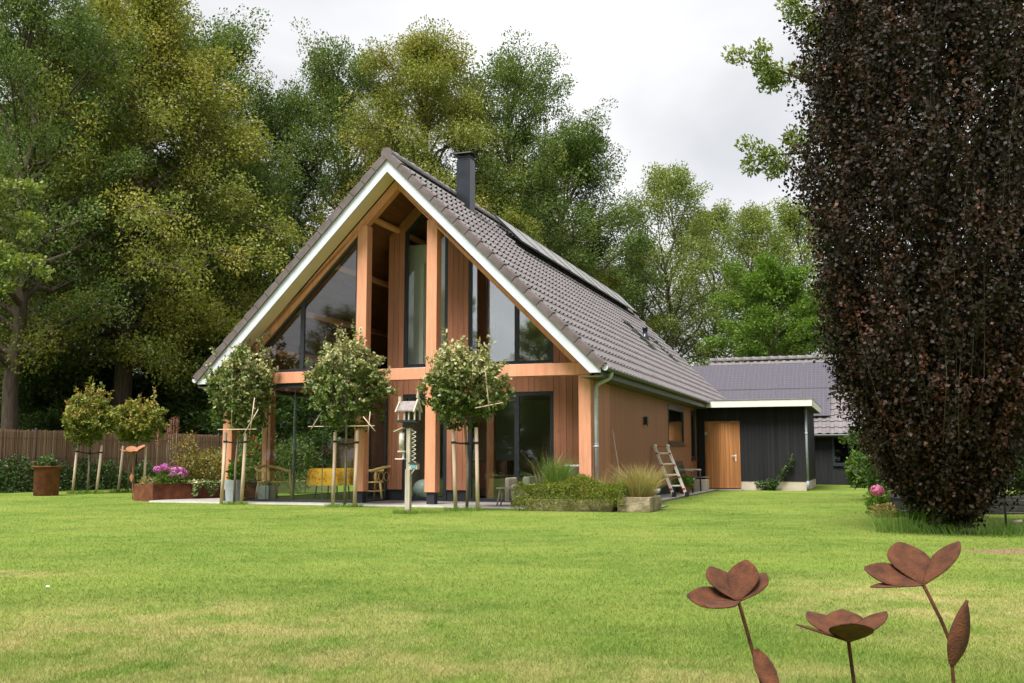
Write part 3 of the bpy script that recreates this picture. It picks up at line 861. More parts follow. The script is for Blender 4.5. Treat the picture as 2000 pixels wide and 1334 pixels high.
# rest of the shell: left wall, back wall
q = MB(); q.box(-4.30, 6.45, 0, -4.20, VE - .05, 2.7); q.prism([(-4.2, 0), (4.2, 0), (4.2, 3.0), (0, 7.2), (-4.2, 3.0)], VE - .12, VE - .02); q.build('outer_shell', plankwood, house)
# interior that shows through the glass
q = MB(); q.box(-.85, VB + .11, .0, 4.19, 7.2, .03); q.build('room_floor', innerfloor, house)
q = MB(); q.box(-.85, 2.9, 2.62, 4.19, 7.2, 2.86); q.build('upper_floor', innerwall, house)
q = MB(); q.box(-.85, 7.0, .03, 4.19, 7.1, 2.62); q.box(-.855, VB + .12, .03, -.80, 7.0, 6.2); q.box(4.12, VB + .12, .03, 4.19, 7.0, 3.0)
q.prism([(-.8, 2.87), (4.1, 2.87), (4.1, 3.05), (0, 7.1), (-.8, 6.3)], 3.4, 3.5); q.build('inner_wall', innerwall, house)
q = MB(); q.box(-.78, 2.05, 2.87, .75, 2.12, 6.1); q.box(-.30, 1.85, 2.87, -.2, 2.045, 5.6); q.build('inner_pier', innerwall, house)
q = MB(); q.box(-.78, VB + .12, 2.62, 1.4, 2.9, 2.868); q.build('landing', innerwall, house)
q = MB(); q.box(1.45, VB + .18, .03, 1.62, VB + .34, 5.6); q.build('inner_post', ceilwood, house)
q = MB(); q.box(2.65, 6.92, .03, 2.72, 6.99, 2.15); q.box(3.75, 6.92, .03, 3.82, 6.99, 2.15); q.box(2.72, 6.92, 2.08, 3.75, 6.99, 2.15); q.build('inner_door_frame', white, house)
q = MB(); q.box(2.72, 6.94, .03, 3.75, 6.99, 2.08); q.build('inner_door', innerdark, house)

# loose things inside and on the terrace
def cabinet():
    t = hthing('sideboard', 1.35, 2.35, 'dark brown sideboard standing inside behind the patio door', 'cabinet', z=.031)
    q = MB(); q.box(-.45, -.22, .08, .45, .22, .92); q.build('body', innerdark, t)
    for s in (-1, 1):
        q = MB(); q.box(s * .22 - .2, -.245, .12, s * .22 + .2, -.222, .88); d = q.build('door', innerdark, t)
        q = MB(); q.box(s * .06 - .01, -.265, .5, s * .06 + .01, -.246, .62); q.build('handle', zincdull, d)
        for y in (-.18, .18):
            q = MB(); q.box(s * .40 - .025, y - .025, 0, s * .40 + .025, y + .025, .08); q.build('leg', innerdark, t)
cabinet()
t = hthing('wall_screen', 2.05, 6.96, 'black framed screen hanging on the inner back wall', 'screen', z=1.15)
q = MB(); q.box(-.5, -.03, 0, .5, .0, .75); q.build('frame', anthra, t)
q = MB(); q.box(-.47, -.034, .03, .47, -.031, .72); q.build('panel', chimneym, t)
def ball(u, v, r, label):
    q = MB(); q.lathe([(max(.001, r * math.sin(a)), -r * math.cos(a) * .93) for a in [math.pi * k / 16 for k in range(17)]], 28)
    o = q.build('exercise_ball', rubberball, None, hw(u, v, .031 + r * .93)); return tag(o, label, 'ball')
ball(-.22, 2.02, .26, 'pale green exercise ball on the floor behind the middle glass door')
def sofa():
    t = hthing('armchair', 2.75, 2.6, 'low cream armchair inside behind the patio door', 'armchair', z=.031)
    q = MB(); q.box(-.42, -.4, .12, .42, .4, .40); bevel(q.build('seat', greyfabric, t), .05, 3)
    q = MB(); q.box(-.42, .40, .12, .42, .58, .80); bevel(q.build('backrest', greyfabric, t), .05, 3)
    for s in (-1, 1):
        q = MB(); q.box(s * .52 - .09, -.4, .12, s * .52 + .09, .58, .56); bevel(q.build('armrest', greyfabric, t), .05, 3)
        for y in (-.33, .5):
            q = MB(); q.box(s * .5 - .025, y - .025, 0, s * .5 + .025, y + .025, .12); q.build('leg', innerdark, t)
sofa()

# ------------------------------------------------------------------ black garden shed against the side wall
shed = hthing('garden_shed', 6.0, 13.1, 'black boarded flat roofed shed with a pine door beside the house', 'shed')
SU0, SU1 = 4.31 - 6.0, 7.70 - 6.0
q = MB(); q.box(SU0, .025, .28, 4.585 - 6, .12, 2.61); q.box(4.585 - 6, .025, 2.19, 5.70 - 6, .12, 2.61); q.box(5.70 - 6, .025, .28, SU1, .12, 2.61)
q.box(SU1 - .1, .121, .28, SU1 - .02, 5.4, 2.61); q.box(SU0, 5.3, .0, SU1 - .11, 5.4, 2.61)
w_ = q.build('wall', deckm, shed)
regions(w_, 'plank', [(SU0, 4.585 - 6, .27, 2.61), (4.585 - 6, 5.70 - 6, 2.19, 2.61), (5.70 - 6, SU1, .28, 2.61)], .024, blackwood, w=.118, gap=.006)
for k in range(36):
    plank('plank', blackwood, w_, SU1 - .019, .03 + k * .147, .28, SU1 + .002, .03 + k * .147 + .141, 2.61)
q = MB(); q.box(5.70 - 6, .012, 0, SU1 - .004, .12, .279); q.box(SU0, .012, 0, 4.585 - 6, .12, .268); q.box(SU1 - .1, .121, 0, SU1 - .006, 5.4, .279); q.build('plinth', concrete, shed)
q = MB(); q.box(SU0 - .0, -.42, 2.615, 7.93 - 6, 5.5, 2.80); q.build('roof', deckm, shed)
q = MB(); q.box(SU0 + .05, -.45, 2.605, 7.93 - 6 + .028, -.422, 2.826); q.box(7.93 - 6 + .002, -.421, 2.605, 7.93 - 6 + .028, 5.5, 2.826); q.build('fascia', fasciawhite, shed)
q = MB(); q.box(SU0 + .05, -.47, 2.827, 7.93 - 6 + .045, -.40, 2.845); q.box(7.93 - 6 - .02, -.399, 2.827, 7.93 - 6 + .045, 5.5, 2.845); q.build('edge_trim', zincdull, shed)
# door
fr = MB(); fr.box(4.59 - 6, -.02, .05, 4.63 - 6, .08, 2.185); fr.box(5.66 - 6, -.02, .05, 5.70 - 6, .08, 2.185); fr.box(4.631 - 6, -.02, 2.145, 5.659 - 6, .08, 2.185)
door = fr.build('door', pine, shed)
for k in range(5):
    x0 = 4.634 - 6 + k * .2046
    plank('plank', pine, door, x0, .0, .06, x0 + .2030, .035, 2.14)
q = MB(); q.tube([(5.55 - 6, -.01, 1.08), (5.55 - 6, -.06, 1.08), (5.43 - 6, -.06, 1.075)], .011, 8); q.box(5.53 - 6, -.006, .92, 5.575 - 6, -.001, 1.12); q.build('handle', aluminium, door)
q = MB(); q.box(4.60 - 6, -.03, 1.76, 4.68 - 6, -.021, 1.84); q.tube([(4.61 - 6, -.03, 1.74), (4.61 - 6, -.03, 1.86)], .014, 8); q.build('hinge', zinc, door)
q = MB(); q.tube([(7.74 - 6, -.06, 2.60), (7.74 - 6, -.06, .06)], .038, 12); q.tube([(7.74 - 6, -.06, .0), (7.74 - 6, -.06, .30)], .046, 12); dpo2 = q.build('downpipe', zincdull, shed)
for z in (1.75,):
    q = MB(); q.tube([(7.74 - 6, -.06, z), (7.74 - 6, -.06, z + .05)], .045, 12); q.build('pipe_bracket', zinc, dpo2)
q = MB(); q.box(4.60 - 6, -.35, 0, 5.75 - 6, .01, .03); q.build('door_step', paving, shed)

# ------------------------------------------------------------------ black barn with violet solar panels
BO = 8.0
barn = hthing('black_barn', BO, 20.8, 'black boarded barn with low tiled roof full of violet solar panels', 'barn')
B0, B1 = 3.2 - BO, 15.5 - BO
q = MB(); q.box(B0, .025, .0, 8.20 - BO, .12, 2.0); q.box(8.20 - BO, .025, 0, 9.5 - BO, .12, .74); q.box(9.5 - BO, .025, 0, B1, .12, 2.0)
q.box(B0, 6.2, 0, B1, 6.3, 2.0); q.prism([(.12, 0), (6.2, 0), (6.2, 2.05), (3.2, 4.9), (.12, 2.05)], B1 - .1, B1 - .02, 'x')
w_ = q.build('wall', deckm, barn)
regions(w_, 'plank', [(6.5 - BO, 8.20 - BO, .03, 1.98), (8.20 - BO, 9.5 - BO, .03, .74), (9.5 - BO, 11.8 - BO, .03, 1.98)], .024, blackwood, w=.15, gap=.008)
framed('window', [(8.205 - BO, .745), (9.495 - BO, .745), (9.495 - BO, 1.975), (8.205 - BO, 1.975)], -.02, .09, [], glass=glass_door, parent=barn, sill=(0, anthra))
q = MB()
SLB = (5.16 - 1.967) / 3.5
def BZ(v): return 1.967 + (v + .3) * SLB
q.prism([(-.32, BZ(-.32) - .06), (3.2, BZ(3.2) - .06), (6.72, BZ(-.32) - .06), (6.72, BZ(-.32) - .16), (3.2, BZ(3.2) - .18), (-.32, BZ(-.32) - .16)], B0, B1, 'x')
broof = q.build('roof', deckm, barn)
ang = math.atan(SLB)
def btile():
    m = MB()
    prof = [(0, .0), (.05, .030), (.10, .042), (.15, .030), (.20, .006), (.25, .0), (.305, .004)]
    n_ = len(prof); ln = .36
    vv = [(a, 0, h + .035) for a, h in prof] + [(a, ln + .03, h) for a, h in prof] + [(a, 0, h) for a, h in prof]
    ff = [(i, i + 1, n_ + i + 1, n_ + i) for i in range(n_ - 1)] + [(2 * n_ + i, 2 * n_ + i + 1, i + 1, i) for i in range(n_ - 1)]
    return m.add(vv, ff, False)
BT = btile()
bt_me = BT.mesh('roof_tile'); bt_me.materials.append(tilem)
nrow = 13; ncolb = int((B1 - B0) / .30)
rb = MB()
cnt = 0
ca, sa = math.cos(ang), math.sin(ang)
for j in range(nrow):
    for i in range(ncolb):
        s_ = j * .36
        x_, y_, z_ = B0 + i * .30, -.34 + s_ * ca, BZ(-.34) + s_ * sa - .02
        u_ = x_ + BO
        vis = (j >= 11) or (u_ > 8.0 and u_ < 10.8)
        if vis and cnt < 290:
            shared('roof_tile', bt_me, broof, (x_, y_, z_), (ang, 0, 0)); cnt += 1
        else:
            rb.add([(x_ + a, y_ + b_ * ca - c_ * sa, z_ + b_ * sa + c_ * ca) for a, b_, c_ in BT.v], BT.f)
tag(rb.build('hidden_roof_tiles', tilem, broof), kind='stuff')
r2 = MB(); n = 9
rm2 = MB(); vv = arc(.115, 0) + arc(.115, .30) + arc(.135, .30) + arc(.135, .40)
rm2.add([(p[1], p[0], p[2]) for p in vv], [(r * n + k, (r + 1) * n + k, (r + 1) * n + k + 1, r * n + k + 1) for r in range(3) for k in range(n - 1)], True)
rme2 = rm2.mesh('ridge_tile'); rme2.materials.append(tilem)
for k in range(int((B1 - B0) / .37)):
    shared('ridge_tile', rme2, broof, (B0 + k * .37, 3.2, BZ(3.2) + .03))
pvframe = simple('panel_frame', (.10, .095, .11), None, 5, .5)
def barn_panel(u0, s0):
    w_, l_ = 1.045, 1.70
    m = MB(); m.box(0, 0, -.02, .022, l_, .022); m.box(w_ - .022, 0, -.02, w_, l_, .022); m.box(.0225, 0, -.02, w_ - .0225, .022, .022); m.box(.0225, l_ - .022, -.02, w_ - .0225, l_, .022)
    me = m.mesh('solar_panel'); me.materials.append(pvframe)
    h = .14
    o = shared('solar_panel', me, barn, (u0 - BO, -.34 + s0 * ca - h * sa, BZ(-.34) + s0 * sa + h * ca - .02), (ang, 0, 0))
    m = MB(); m.box(.0225, .0225, -.015, w_ - .0225, l_ - .0225, .014); m.build('cell_sheet', pv_barn, o)
for k in range(-6, 2):
    barn_panel(7.13 + k * 1.06, .92 + 1.73)
    if k < 1: barn_panel(7.13 + k * 1.06, .92)
q = MB()
vv = [(B0, -.40 + x, BZ(-.32) - .05 + z) for x, z in ring] + [(B1, -.40 + x, BZ(-.32) - .05 + z) for x, z in ring]
q.add(vv, [(k_, k_ + m_, (k_ + 1) % m_ + m_, (k_ + 1) % m_) for k_ in range(m_)], True); q.build('gutter', zincdull, barn)
# ornaments standing in the barn window
for k in range(3):
    for j in range(2):
        q = MB(); q.lathe([(.001, 0), (.035, .0), (.04, .04), (.03, .08), (.001, .085)], 10)
        tag(q.build('glass_jar', gwhite, None, hw(8.52 + k * .14, 20.93, 1.58 + j * .18)), 'small white jar on a shelf inside the barn window', 'jar', 'jars in the barn window')
q = MB(); 
for j in range(2): q.box(8.40 - BO, .10, 1.56 + j * .18, 8.95 - BO, .20, 1.575 + j * .18)
q.build('window_shelf', anthra, barn)

# ------------------------------------------------------------------ willow fence on the left
FA, FB = Vector((-20.5, 20.2, 0)), Vector((-8.3, 42.6, 0))
A1, A2 = Vector((-15.2, 29.4, 0)), Vector((-10.3, 38.6, 0))
fdir = (A2 - A1).normalized()
fA = A1 - fdir * 14; fB = A2 + fdir * 14
flen = (fB - fA).length
frz = math.atan2(fdir.y, fdir.x)
fence = empty('willow_fence', fA, frz, 'brown willow screen fence running along the wood edge on the left', 'fence')
rng = np.random.default_rng(5)
npan = 10
pw = flen / npan
for k in range(npan):
    q = MB(); q.tube([(k * pw, .03, 0), (k * pw, .03, 1.93)], .035, 8); q.build('post', anthra, fence)
    m = MB()
    n_ = int((pw - .06) / .019)
    for i in range(n_):
        x = k * pw + .05 + i * .019 + rng.uniform(-.004, .004); top = 1.86 + rng.uniform(-.03, .02); d = rng.uniform(-.012, .012); r = rng.uniform(.007, .011)
        x2 = x + rng.uniform(-.012, .012)
        m.add([(x - r, -.01 + d, .02), (x + r, -.01 + d, .02), (x, .015 + d, .02), (x2 - r, -.01 + d, top), (x2 + r, -.01 + d, top), (x2, .015 + d, top)], [(0, 1, 4, 3), (1, 2, 5, 4), (2, 0, 3, 5), (3, 4, 5)])
    m.box(k * pw + .04, .016, .02, k * pw + pw - .01, .022, 1.78)
    wp = m.build('willow_panel', reed, fence); tag(wp, kind='stuff')
    at_ = wp.data.attributes.new('tint', 'FLOAT', 'FACE')
    tv_ = np.concatenate([np.repeat(np.clip(rng.normal(.5, .17, n_), 0, 1), 4), np.full(6, .1)])
    at_.data.foreach_set('value', tv_.astype(np.float32))
    for z in (.4, 1.0, 1.6):
        w2 = MB(); w2.tube([(k * pw + .03, -.026, z), (k * pw + pw - .01, -.026, z)], .004, 5, False); w2.build('binding_wire', anthra, fence)

# ------------------------------------------------------------------ corten flower sculptures
def petal(m, c, az, el, L, Wd, roll=0.0, cup=.07, notch=0.0, thick=.004):
    """a flat steel petal: c centre, az azimuth, el elevation above horizontal"""
    d = Vector((math.cos(az) * math.cos(el), math.sin(az) * math.cos(el), math.sin(el)))
    s = Vector((-math.sin(az), math.cos(az), 0))
    s = Matrix.Rotation(roll, 3, d) @ s
    nn = s.cross(d) * -1
    nL, nW = 10, 6
    def w(t): return Wd * .5 * (math.sin(math.pi * min(1, t ** 1.25)) ** .72 if 0 < t < 1 else .02)
    top = []
    for i in range(nL + 1):
        t = i / nL
        for j in range(nW + 1):
            k = j / nW * 2 - 1
            hw_ = max(.012 * Wd * 4, w(t))
            tt = t - (notch * (1 - abs(k)) ** 2 if i == nL else 0)
            top.append(Vector(c) + d * (tt * L) + s * (k * hw_) + nn * (cup * L * ((k * hw_ / (Wd * .5)) ** 2 * .35 + (t * t) * .25)))
    n1 = len(top)
    bot = [p - nn * thick for p in top]
    ff = []
    for i in range(nL):
        for j in range(nW):
            a = i * (nW + 1) + j
            ff.append((a, a + 1, a + nW + 2, a + nW + 1)); ff.append((n1 + a, n1 + a + nW + 1, n1 + a + nW + 2, n1 + a + 1))
    edge = [j for j in range(nW + 1)] + [i * (nW + 1) + nW for i in range(1, nL + 1)] + [nL * (nW + 1) + j for j in range(nW - 1, -1, -1)] + [i * (nW + 1) for i in range(nL - 1, 0, -1)]
    for a, b_ in zip(edge, edge[1:] + edge[:1]):
        ff.append((a, n1 + a, n1 + b_, b_))
    m.add(top + bot, ff, True)
def steel_leaf(m, c, d, s, L, Wd):
    d = Vector(d).normalized(); s = Vector(s).normalized(); nn = d.cross(s)
    nL = 10; vv = []
    for i in range(nL + 1):
        t = i / nL; hw_ = Wd * .5 * math.sin(math.pi * min(.995, max(.03, t)) ** .8) ** .8
        for k in (-1, 0, 1):
            vv.append(Vector(c) + d * (t * L) + s * (k * hw_) + nn * (.012 * abs(k) * L * 3 + t * t * .06 * L))
    n1 = len(vv); vv += [p - nn * .004 for p in vv]
    ff = []
    for i in range(nL):
        for j in range(2):
            a = i * 3 + j
            ff += [(a, a + 1, a + 4, a + 3), (n1 + a, n1 + a + 3, n1 + a + 4, n1 + a + 1)]
        ff += [(i * 3, i * 3 + 3, n1 + i * 3 + 3, n1 + i * 3), (i * 3 + 2, n1 + i * 3 + 2, n1 + i * 3 + 5, i * 3 + 5)]
    m.add(vv, ff, True)
def steel_flower(base, head, petals, leaf=None, label='', bend=(0, 0, 0), r=.0065, scale=1.0, path=None, mat=None):
    cortenflat = mat or MATS['rust_patina']
    t = empty('steel_flower', base, 0, label, 'garden ornament', 'rusty steel flowers')
    b0 = Vector((0, 0, 0)); h = Vector(head) - Vector(base)
    q = MB(); mid = h * .5 + Vector(bend)
    pts = [b0 * (1 - s_) ** 2 + mid * (2 * s_ * (1 - s_)) + h * s_ ** 2 for s_ in [k / 10 for k in range(11)]]
    if path: pts = [Vector(p_) - Vector(base) for p_ in path]
    q.tube(pts, r, 8); q.build('stem', cortenflat, t)
    for az, el, L, Wd, *rl in petals:
        m = MB(); petal(m, h, R(az), R(el), L * scale, Wd * scale, R(rl[0]) if rl else 0); m.build('petal', cortenflat, t)
    if leaf:
        m = MB(); steel_leaf(m, Vector(leaf[0]) - Vector(base), leaf[1], leaf[2], leaf[3], leaf[4]); m.build('leaf', cortenflat, t)
    return t
# left one: five petals, cup tilted, blade leaf low on the stem
steel_flower((.93, 3.60, 0), (.800, 3.60, .500), [(168, 4, .18, .115, -32), (215, -4, .155, .10, -5), (124, 38, .172, .135), (61, 50, .172, .115), (36, 30, .17, .10, 8)],
             ((.852, 3.590, .335), (.22, -.62, -.72), (1, .1, .25), .20, .068), 'rusty steel flower with heart shaped petals, leftmost of the three in the foreground')
steel_flower((1.155, 3.40, 0), (1.117, 3.40, .398), [(186, 17, .185, .10), (258, 27, .18, .14), (22, 27, .185, .10), (124, 24, .18, .13), (78, 25, .18, .14)],
             None, 'shortest rusty steel flower, in the middle of the foreground three')
steel_flower((1.515, 3.50, 0), (1.414, 3.50, .570), [(190, -2, .195, .10), (160, 14, .195, .125, -28), (97, 40, .20, .155), (12, 43, .205, .10, 10)],
             ((1.500, 3.494, .30), (.34, 0, 1), (1, .35, -.34), .225, .085), 'tallest rusty steel flower with upright leaf, rightmost in the foreground', path=[(1.515, 3.50, 0), (1.503, 3.50, .20), (1.500, 3.50, .30), (1.494, 3.50, .385), (1.470, 3.50, .45), (1.414, 3.50, .570)])
steel_flower((-9.27, 24.6, 0), (-9.29, 24.6, 1.10), [(182, 20, .36, .28), (120, 34, .36, .32), (58, 38, .38, .32), (8, 34, .38, .26), (300, 20, .22, .22), (240, 18, .24, .24)],
             ((-9.30, 24.59, .62), (0, 0, -1), (1, 0, 0), .20, .11), 'rusty steel flower on a thin rod beside the long corten planter', r=.012, mat=simple('skylit_rust', (.22, .095, .045), (.34, .155, .08), 9, .9))  # lighter copy of the rust, skylight on the petals put into its colour
# corten drum and planter
t = empty('corten_drum', (-12.59, 27.2, 0), 0, 'tall round corten steel drum planter in front of the fence', 'planter')
q = MB(); q.lathe([(.001, .0), (.30, .0), (.315, .02), (.325, .70), (.36, .745), (.40, .765), (.40, .795), (.33, .79), (.31, .70), (.001, .70)], 32); q.build('shell', corten, t)
PX = [Vector((-9.21, 24.83, 0)), Vector((-8.34, 23.38, 0))]
pd = Vector((.62, .785, 0)).normalized()
t = empty('corten_planter', (-8.34, 23.38, 0), math.atan2(2.42, .87), 'long rusty corten steel trough planter on the terrace corner', 'planter')
prz = math.atan2(25.3 - 23.38, -6.55 + 8.34)
t.rotation_euler = (0, 0, prz)
PL, PWd, PH = 2.8, .95, .40
q = MB()
for a, b_, c_, d_ in ((0, PL, 0, .006), (0, PL, PWd - .006, PWd), (0, .006, .007, PWd - .007), (PL - .006, PL, .007, PWd - .007)): q.box(a, c_, 0, b_, d_, PH)
q.box(-.004, -.03, PH, PL, .006, PH + .006)
q.build('steel_panel', corten, t)
for k in range(1, 4):
    q = MB(); q.box(k * PL / 4 - .006, -.004, .02, k * PL / 4 + .006, -.0005, PH - .01); q.build('weld_seam', corten, t)
q = MB(); q.box(.008, .008, .30, PL - .008, PWd - .008, .34); q.build('soil', soil, t)
plw = lambda a, b_, z=0: tuple(Vector((-8.34, 23.38, 0)) + Vector((a * math.cos(prz) - b_ * math.sin(prz), a * math.sin(prz) + b_ * math.cos(prz), z)))
# zinc pots at the terrace corner
def zinc_pot(u, v, r0, r1, h, label):
    t = hthing('zinc_pot', u, v, label, 'planter', 'zinc pots by the terrace', z=.04)
    q = MB(); q.add([(-r0, -r0, 0), (r0, -r0, 0), (r0, r0, 0), (-r0, r0, 0), (-r1, -r1, h), (r1, -r1, h), (r1, r1, h), (-r1, r1, h), (-r1 + .02, -r1 + .02, h), (r1 - .02, -r1 + .02, h), (r1 - .02, r1 - .02, h), (-r1 + .02, r1 - .02, h),
                     (-r1 + .03, -r1 + .03, h - .06), (r1 - .03, -r1 + .03, h - .06), (r1 - .03, r1 - .03, h - .06), (-r1 + .03, r1 - .03, h - .06)],
                    [(3, 2, 1, 0), (0, 1, 5, 4), (1, 2, 6, 5), (2, 3, 7, 6), (3, 0, 4, 7), (4, 5, 9, 8), (5, 6, 10, 9), (6, 7, 11, 10), (7, 4, 8, 11), (8, 9, 13, 12), (9, 10, 14, 13), (10, 11, 15, 14), (11, 8, 12, 15)])
    q.build('shell', simple_zincpot, t)
    q = MB(); q.box(-r1 + .035, -r1 + .035, h - .09, r1 - .035, r1 - .035, h - .062); q.build('soil', soil, t)
    return t
simple_zincpot = simple('galvanised_pot', (.30, .33, .36), (.42, .45, .48), 5, .6, metal=.25)
zinc_pot(-3.88, -.16, .13, .165, .48, 'tall grey zinc pot behind the leftmost tree stake')
zinc_pot(-3.55, .62, .14, .16, .34, 'grey zinc pot with pebbles behind the terrace glass')

# ------------------------------------------------------------------ rattan chairs and table
def rattan_chair(u, v, rz, label):
    t = hthing('rattan_chair', u, v, label, 'chair', 'rattan chairs on the glazed terrace', z=.046, rz=rz)
    q = MB(); q.tube([(-.27, .26, .40), (-.27, -.27, .40), (.27, -.27, .40), (.27, .26, .40), (-.27, .26, .40)], .016, 8)
    for k in range(9): q.tube([(-.24 + k * .06, -.26, .405), (-.24 + k * .06, .25, .405)], .010, 5)
    q.build('seat', rattan, t)
    for sx in (-1, 1):
        q = MB(); q.tube([(sx * .27, -.27, .66), (sx * .28, -.28, .40), (sx * .31, -.33, 0)], .027, 8); q.build('leg', rattan, t)
        q = MB(); q.tube([(sx * .25, .26, .40), (sx * .27, .34, 0)], .027, 8); q.build('leg', rattan, t)
        q = MB(); q.tube([(sx * .285, -.29, .2), (sx * .265, .30, .2)], .011, 6); q.build('stretcher', rattan, t)
    pts = [(.27, -.27, .66), (.33, -.05, .665)] + [(.36 * math.cos(a), .12 + .34 * math.sin(a), .67 + .10 * math.sin(a)) for a in [math.pi * k / 10 for k in range(11)]] + [(-.33, -.05, .665), (-.27, -.27, .66)]
    q = MB(); q.tube(pts, .034, 8); q.build('back_rail', rattan, t)
    q = MB()
    for k in range(8):
        a = math.pi * (k + .5) / 8
        cx, cy = .33 * math.cos(a), .14 + .30 * math.sin(a)
        tx, ty = -math.sin(a), math.cos(a) * .9
        q.tube([(cx + tx * .062 * math.cos(b_), cy + ty * .062 * math.cos(b_), .54 + .10 * math.sin(b_)) for b_ in [2 * math.pi * j / 12 for j in range(13)]], .008, 5)
    q.build('back_weave', rattan, t)
rattan_chair(-3.72, 1.15, R(62), 'honey rattan armchair on the terrace left of the table')
rattan_chair(-1.28, 1.75, R(-100), 'rattan armchair partly hidden behind the orange column, right of the table')
t = hthing('garden_table', -2.36, 1.55, 'round garden table with dark legs under the yellow cloth', 'table', z=.046)
q = MB(); q.lathe([(.001, .69), (.52, .69), (.52, .715), (.001, .715)], 32); q.build('table_top', greywood, t)
for k in range(4):
    a = R(45 + 90 * k); q = MB(); q.tube([(.33 * math.cos(a), .33 * math.sin(a), .69), (.42 * math.cos(a), .42 * math.sin(a), 0)], .018, 8); q.build('leg', greywood, t)
q = MB(); n_ = 72; vv = []
for zt, rr, am in ((.722, .0, 0), (.722, .53, 0), (.70, .565, .006), (.55, .572, .018), (.33, .580, .034)):
    for k in range(n_):
        a = 2 * math.pi * k / n_; r_ = rr + am * math.sin(a * 11 + math.sin(a * 3)); vv.append((max(r_, .001) * math.cos(a), max(r_, .001) * math.sin(a), zt))
q.add(vv, [(i * n_ + k, i * n_ + (k + 1) % n_, (i + 1) * n_ + (k + 1) % n_, (i + 1) * n_ + k) for i in range(4) for k in range(n_)], True)
o = q.build('tablecloth', cloth, None, hw(-2.36, 1.55, .046), -TH); tag(o, 'yellow floral cloth hanging over the round terrace table', 'tablecloth')

# ------------------------------------------------------------------ birdhouse on a post
t = hthing('bird_table', 1.60, -2.6, 'weathered bird table shaped like a little house on a square post', 'bird table')
t.scale = (.78, .78, 1)
q = MB(); q.box(-.062, -.062, 0, .062, .062, .80); bevel(q.build('post_sleeve', weathered, t), .006)
q = MB(); q.box(-.045, -.045, .801, .045, .045, 1.56); q.build('post', weathered, t)
q = MB(); q.add([(-.07, -.07, 1.561), (.07, -.07, 1.561), (.07, .07, 1.561), (-.07, .07, 1.561), (-.12, -.12, 1.66), (.12, -.12, 1.66), (.12, .12, 1.66), (-.12, .12, 1.66)], [(3, 2, 1, 0), (4, 5, 6, 7), (0, 1, 5, 4), (1, 2, 6, 5), (2, 3, 7, 6), (3, 0, 4, 7)])
q.build('bracket', anthra, t)
q = MB(); q.box(-.24, -.17, 1.661, .24, .17, 1.70); q.build('platform', anthra, t)
for x in (-.21, -.05, .06, .21):
    for y in (-.14, .14):
        if x in (-.05, .06) and y > 0: continue
        q = MB(); q.box(x - .016, y - .016, 1.701, x + .016, y + .016, 1.885); q.build('pillar', weathered, t)
for s in (-1, 1):
    q = MB(); q.add([(-.22, s * .20, 1.86), (.22, s * .20, 1.86), (.20, 0, 2.03), (-.20, 0, 2.03), (-.22, s * .20, 1.885), (.22, s * .20, 1.885), (.20, 0, 2.055), (-.20, 0, 2.055)],
          [(0, 1, 2, 3), (7, 6, 5, 4), (0, 4, 5, 1), (1, 5, 6, 2), (2, 6, 7, 3), (3, 7, 4, 0)]); q.build('roof_board', simple('shingle_grey%d' % (s + 1), (.20, .17, .16), (.30, .26, .25), 9, .9, bump=.4), t)
for x, z2 in ((-.245, 2.02), (.225, 2.05)):
    q = MB(); q.prism([(-.25, 1.85), (-.21, 1.85), (0, z2 - .02), (.21, 1.85), (.25, 1.85), (0, z2 + .06)], x - .018, x + .018, 'x'); q.build('gable_board', weathered, t)
q = MB(); q.prism([(-.12, 1.89), (.12, 1.89), (0, 2.02)], .200, .206, 'x'); q.build('gable_panel', weathered, t)
q = MB(); q.box(.19, -.028, 2.11, .246, .028, 2.15); q.add([(.19, -.028, 2.151), (.246, -.028, 2.151), (.246, .028, 2.151), (.19, .028, 2.151), (.218, 0, 2.27)], [(0, 1, 4), (1, 2, 4), (2, 3, 4), (3, 0, 4), (3, 2, 1, 0)]); q.build('spire', weathered, t)
q = MB(); q.box(-.27, -.035, 2.0, -.20, .035, 2.14); q.build('chimney', weathered, t)
# feeders hung on the post
t = hthing('seed_feeder', 1.49, -2.68, 'clear tube seed feeder with a little tilted roof hung on the post', 'bird feeder', z=1.02)
q = MB(); q.add([(-.13, -.08, .46), (.05, -.08, .53), (.05, .08, .53), (-.13, .08, .46), (-.13, -.08, .48), (.05, -.08, .55), (.05, .08, .55), (-.13, .08, .48)], [(3, 2, 1, 0), (4, 5, 6, 7), (0, 1, 5, 4), (1, 2, 6, 5), (2, 3, 7, 6), (3, 0, 4, 7)]); q.build('roof_board', weathered, t)
q = MB(); q.lathe([(.001, .12), (.05, .12), (.05, .45), (.001, .45)], 14); q.build('tube', simple('seed_filled_tube', (.30, .28, .22), (.55, .52, .44), 18, .3), t)
q = MB(); q.lathe([(.001, .08), (.07, .08), (.075, .118), (.001, .118)], 14); q.build('tray', weathered, t)
q = MB(); q.box(-.10, -.06, -.04, .06, .06, -.02); q.box(.03, -.02, -.02, .05, .02, .08); q.build('ledge', gwhite, t)
t = hthing('wire_spiral', 1.72, -2.66, 'coiled pale wire spiral hanging beside the bird table post', 'wire spiral', z=.86)
q = MB(); q.tube([(.012 + .035 * math.cos(a), .035 * math.sin(a), .06 + a * .0125) for a in [k * .42 for k in range(115)]], .006, 5); q.build('coil', simple('pale_wire', (.7, .66, .55), None, 5, .4), t)
t = hthing('nest_box', 1.735, -2.66, 'tiny blue fronted nest box fixed low on the post', 'nest box', z=.80)
q = MB(); q.box(-.07, -.05, 0, .09, .05, .10); q.build('body', weathered, t)
q = MB(); q.box(-.085, -.07, .102, .105, .06, .125); q.build('roof_board', greywood, t)
q = MB(); q.box(-.03, -.058, .02, .06, -.051, .085); q.build('front_panel', bluep, t)
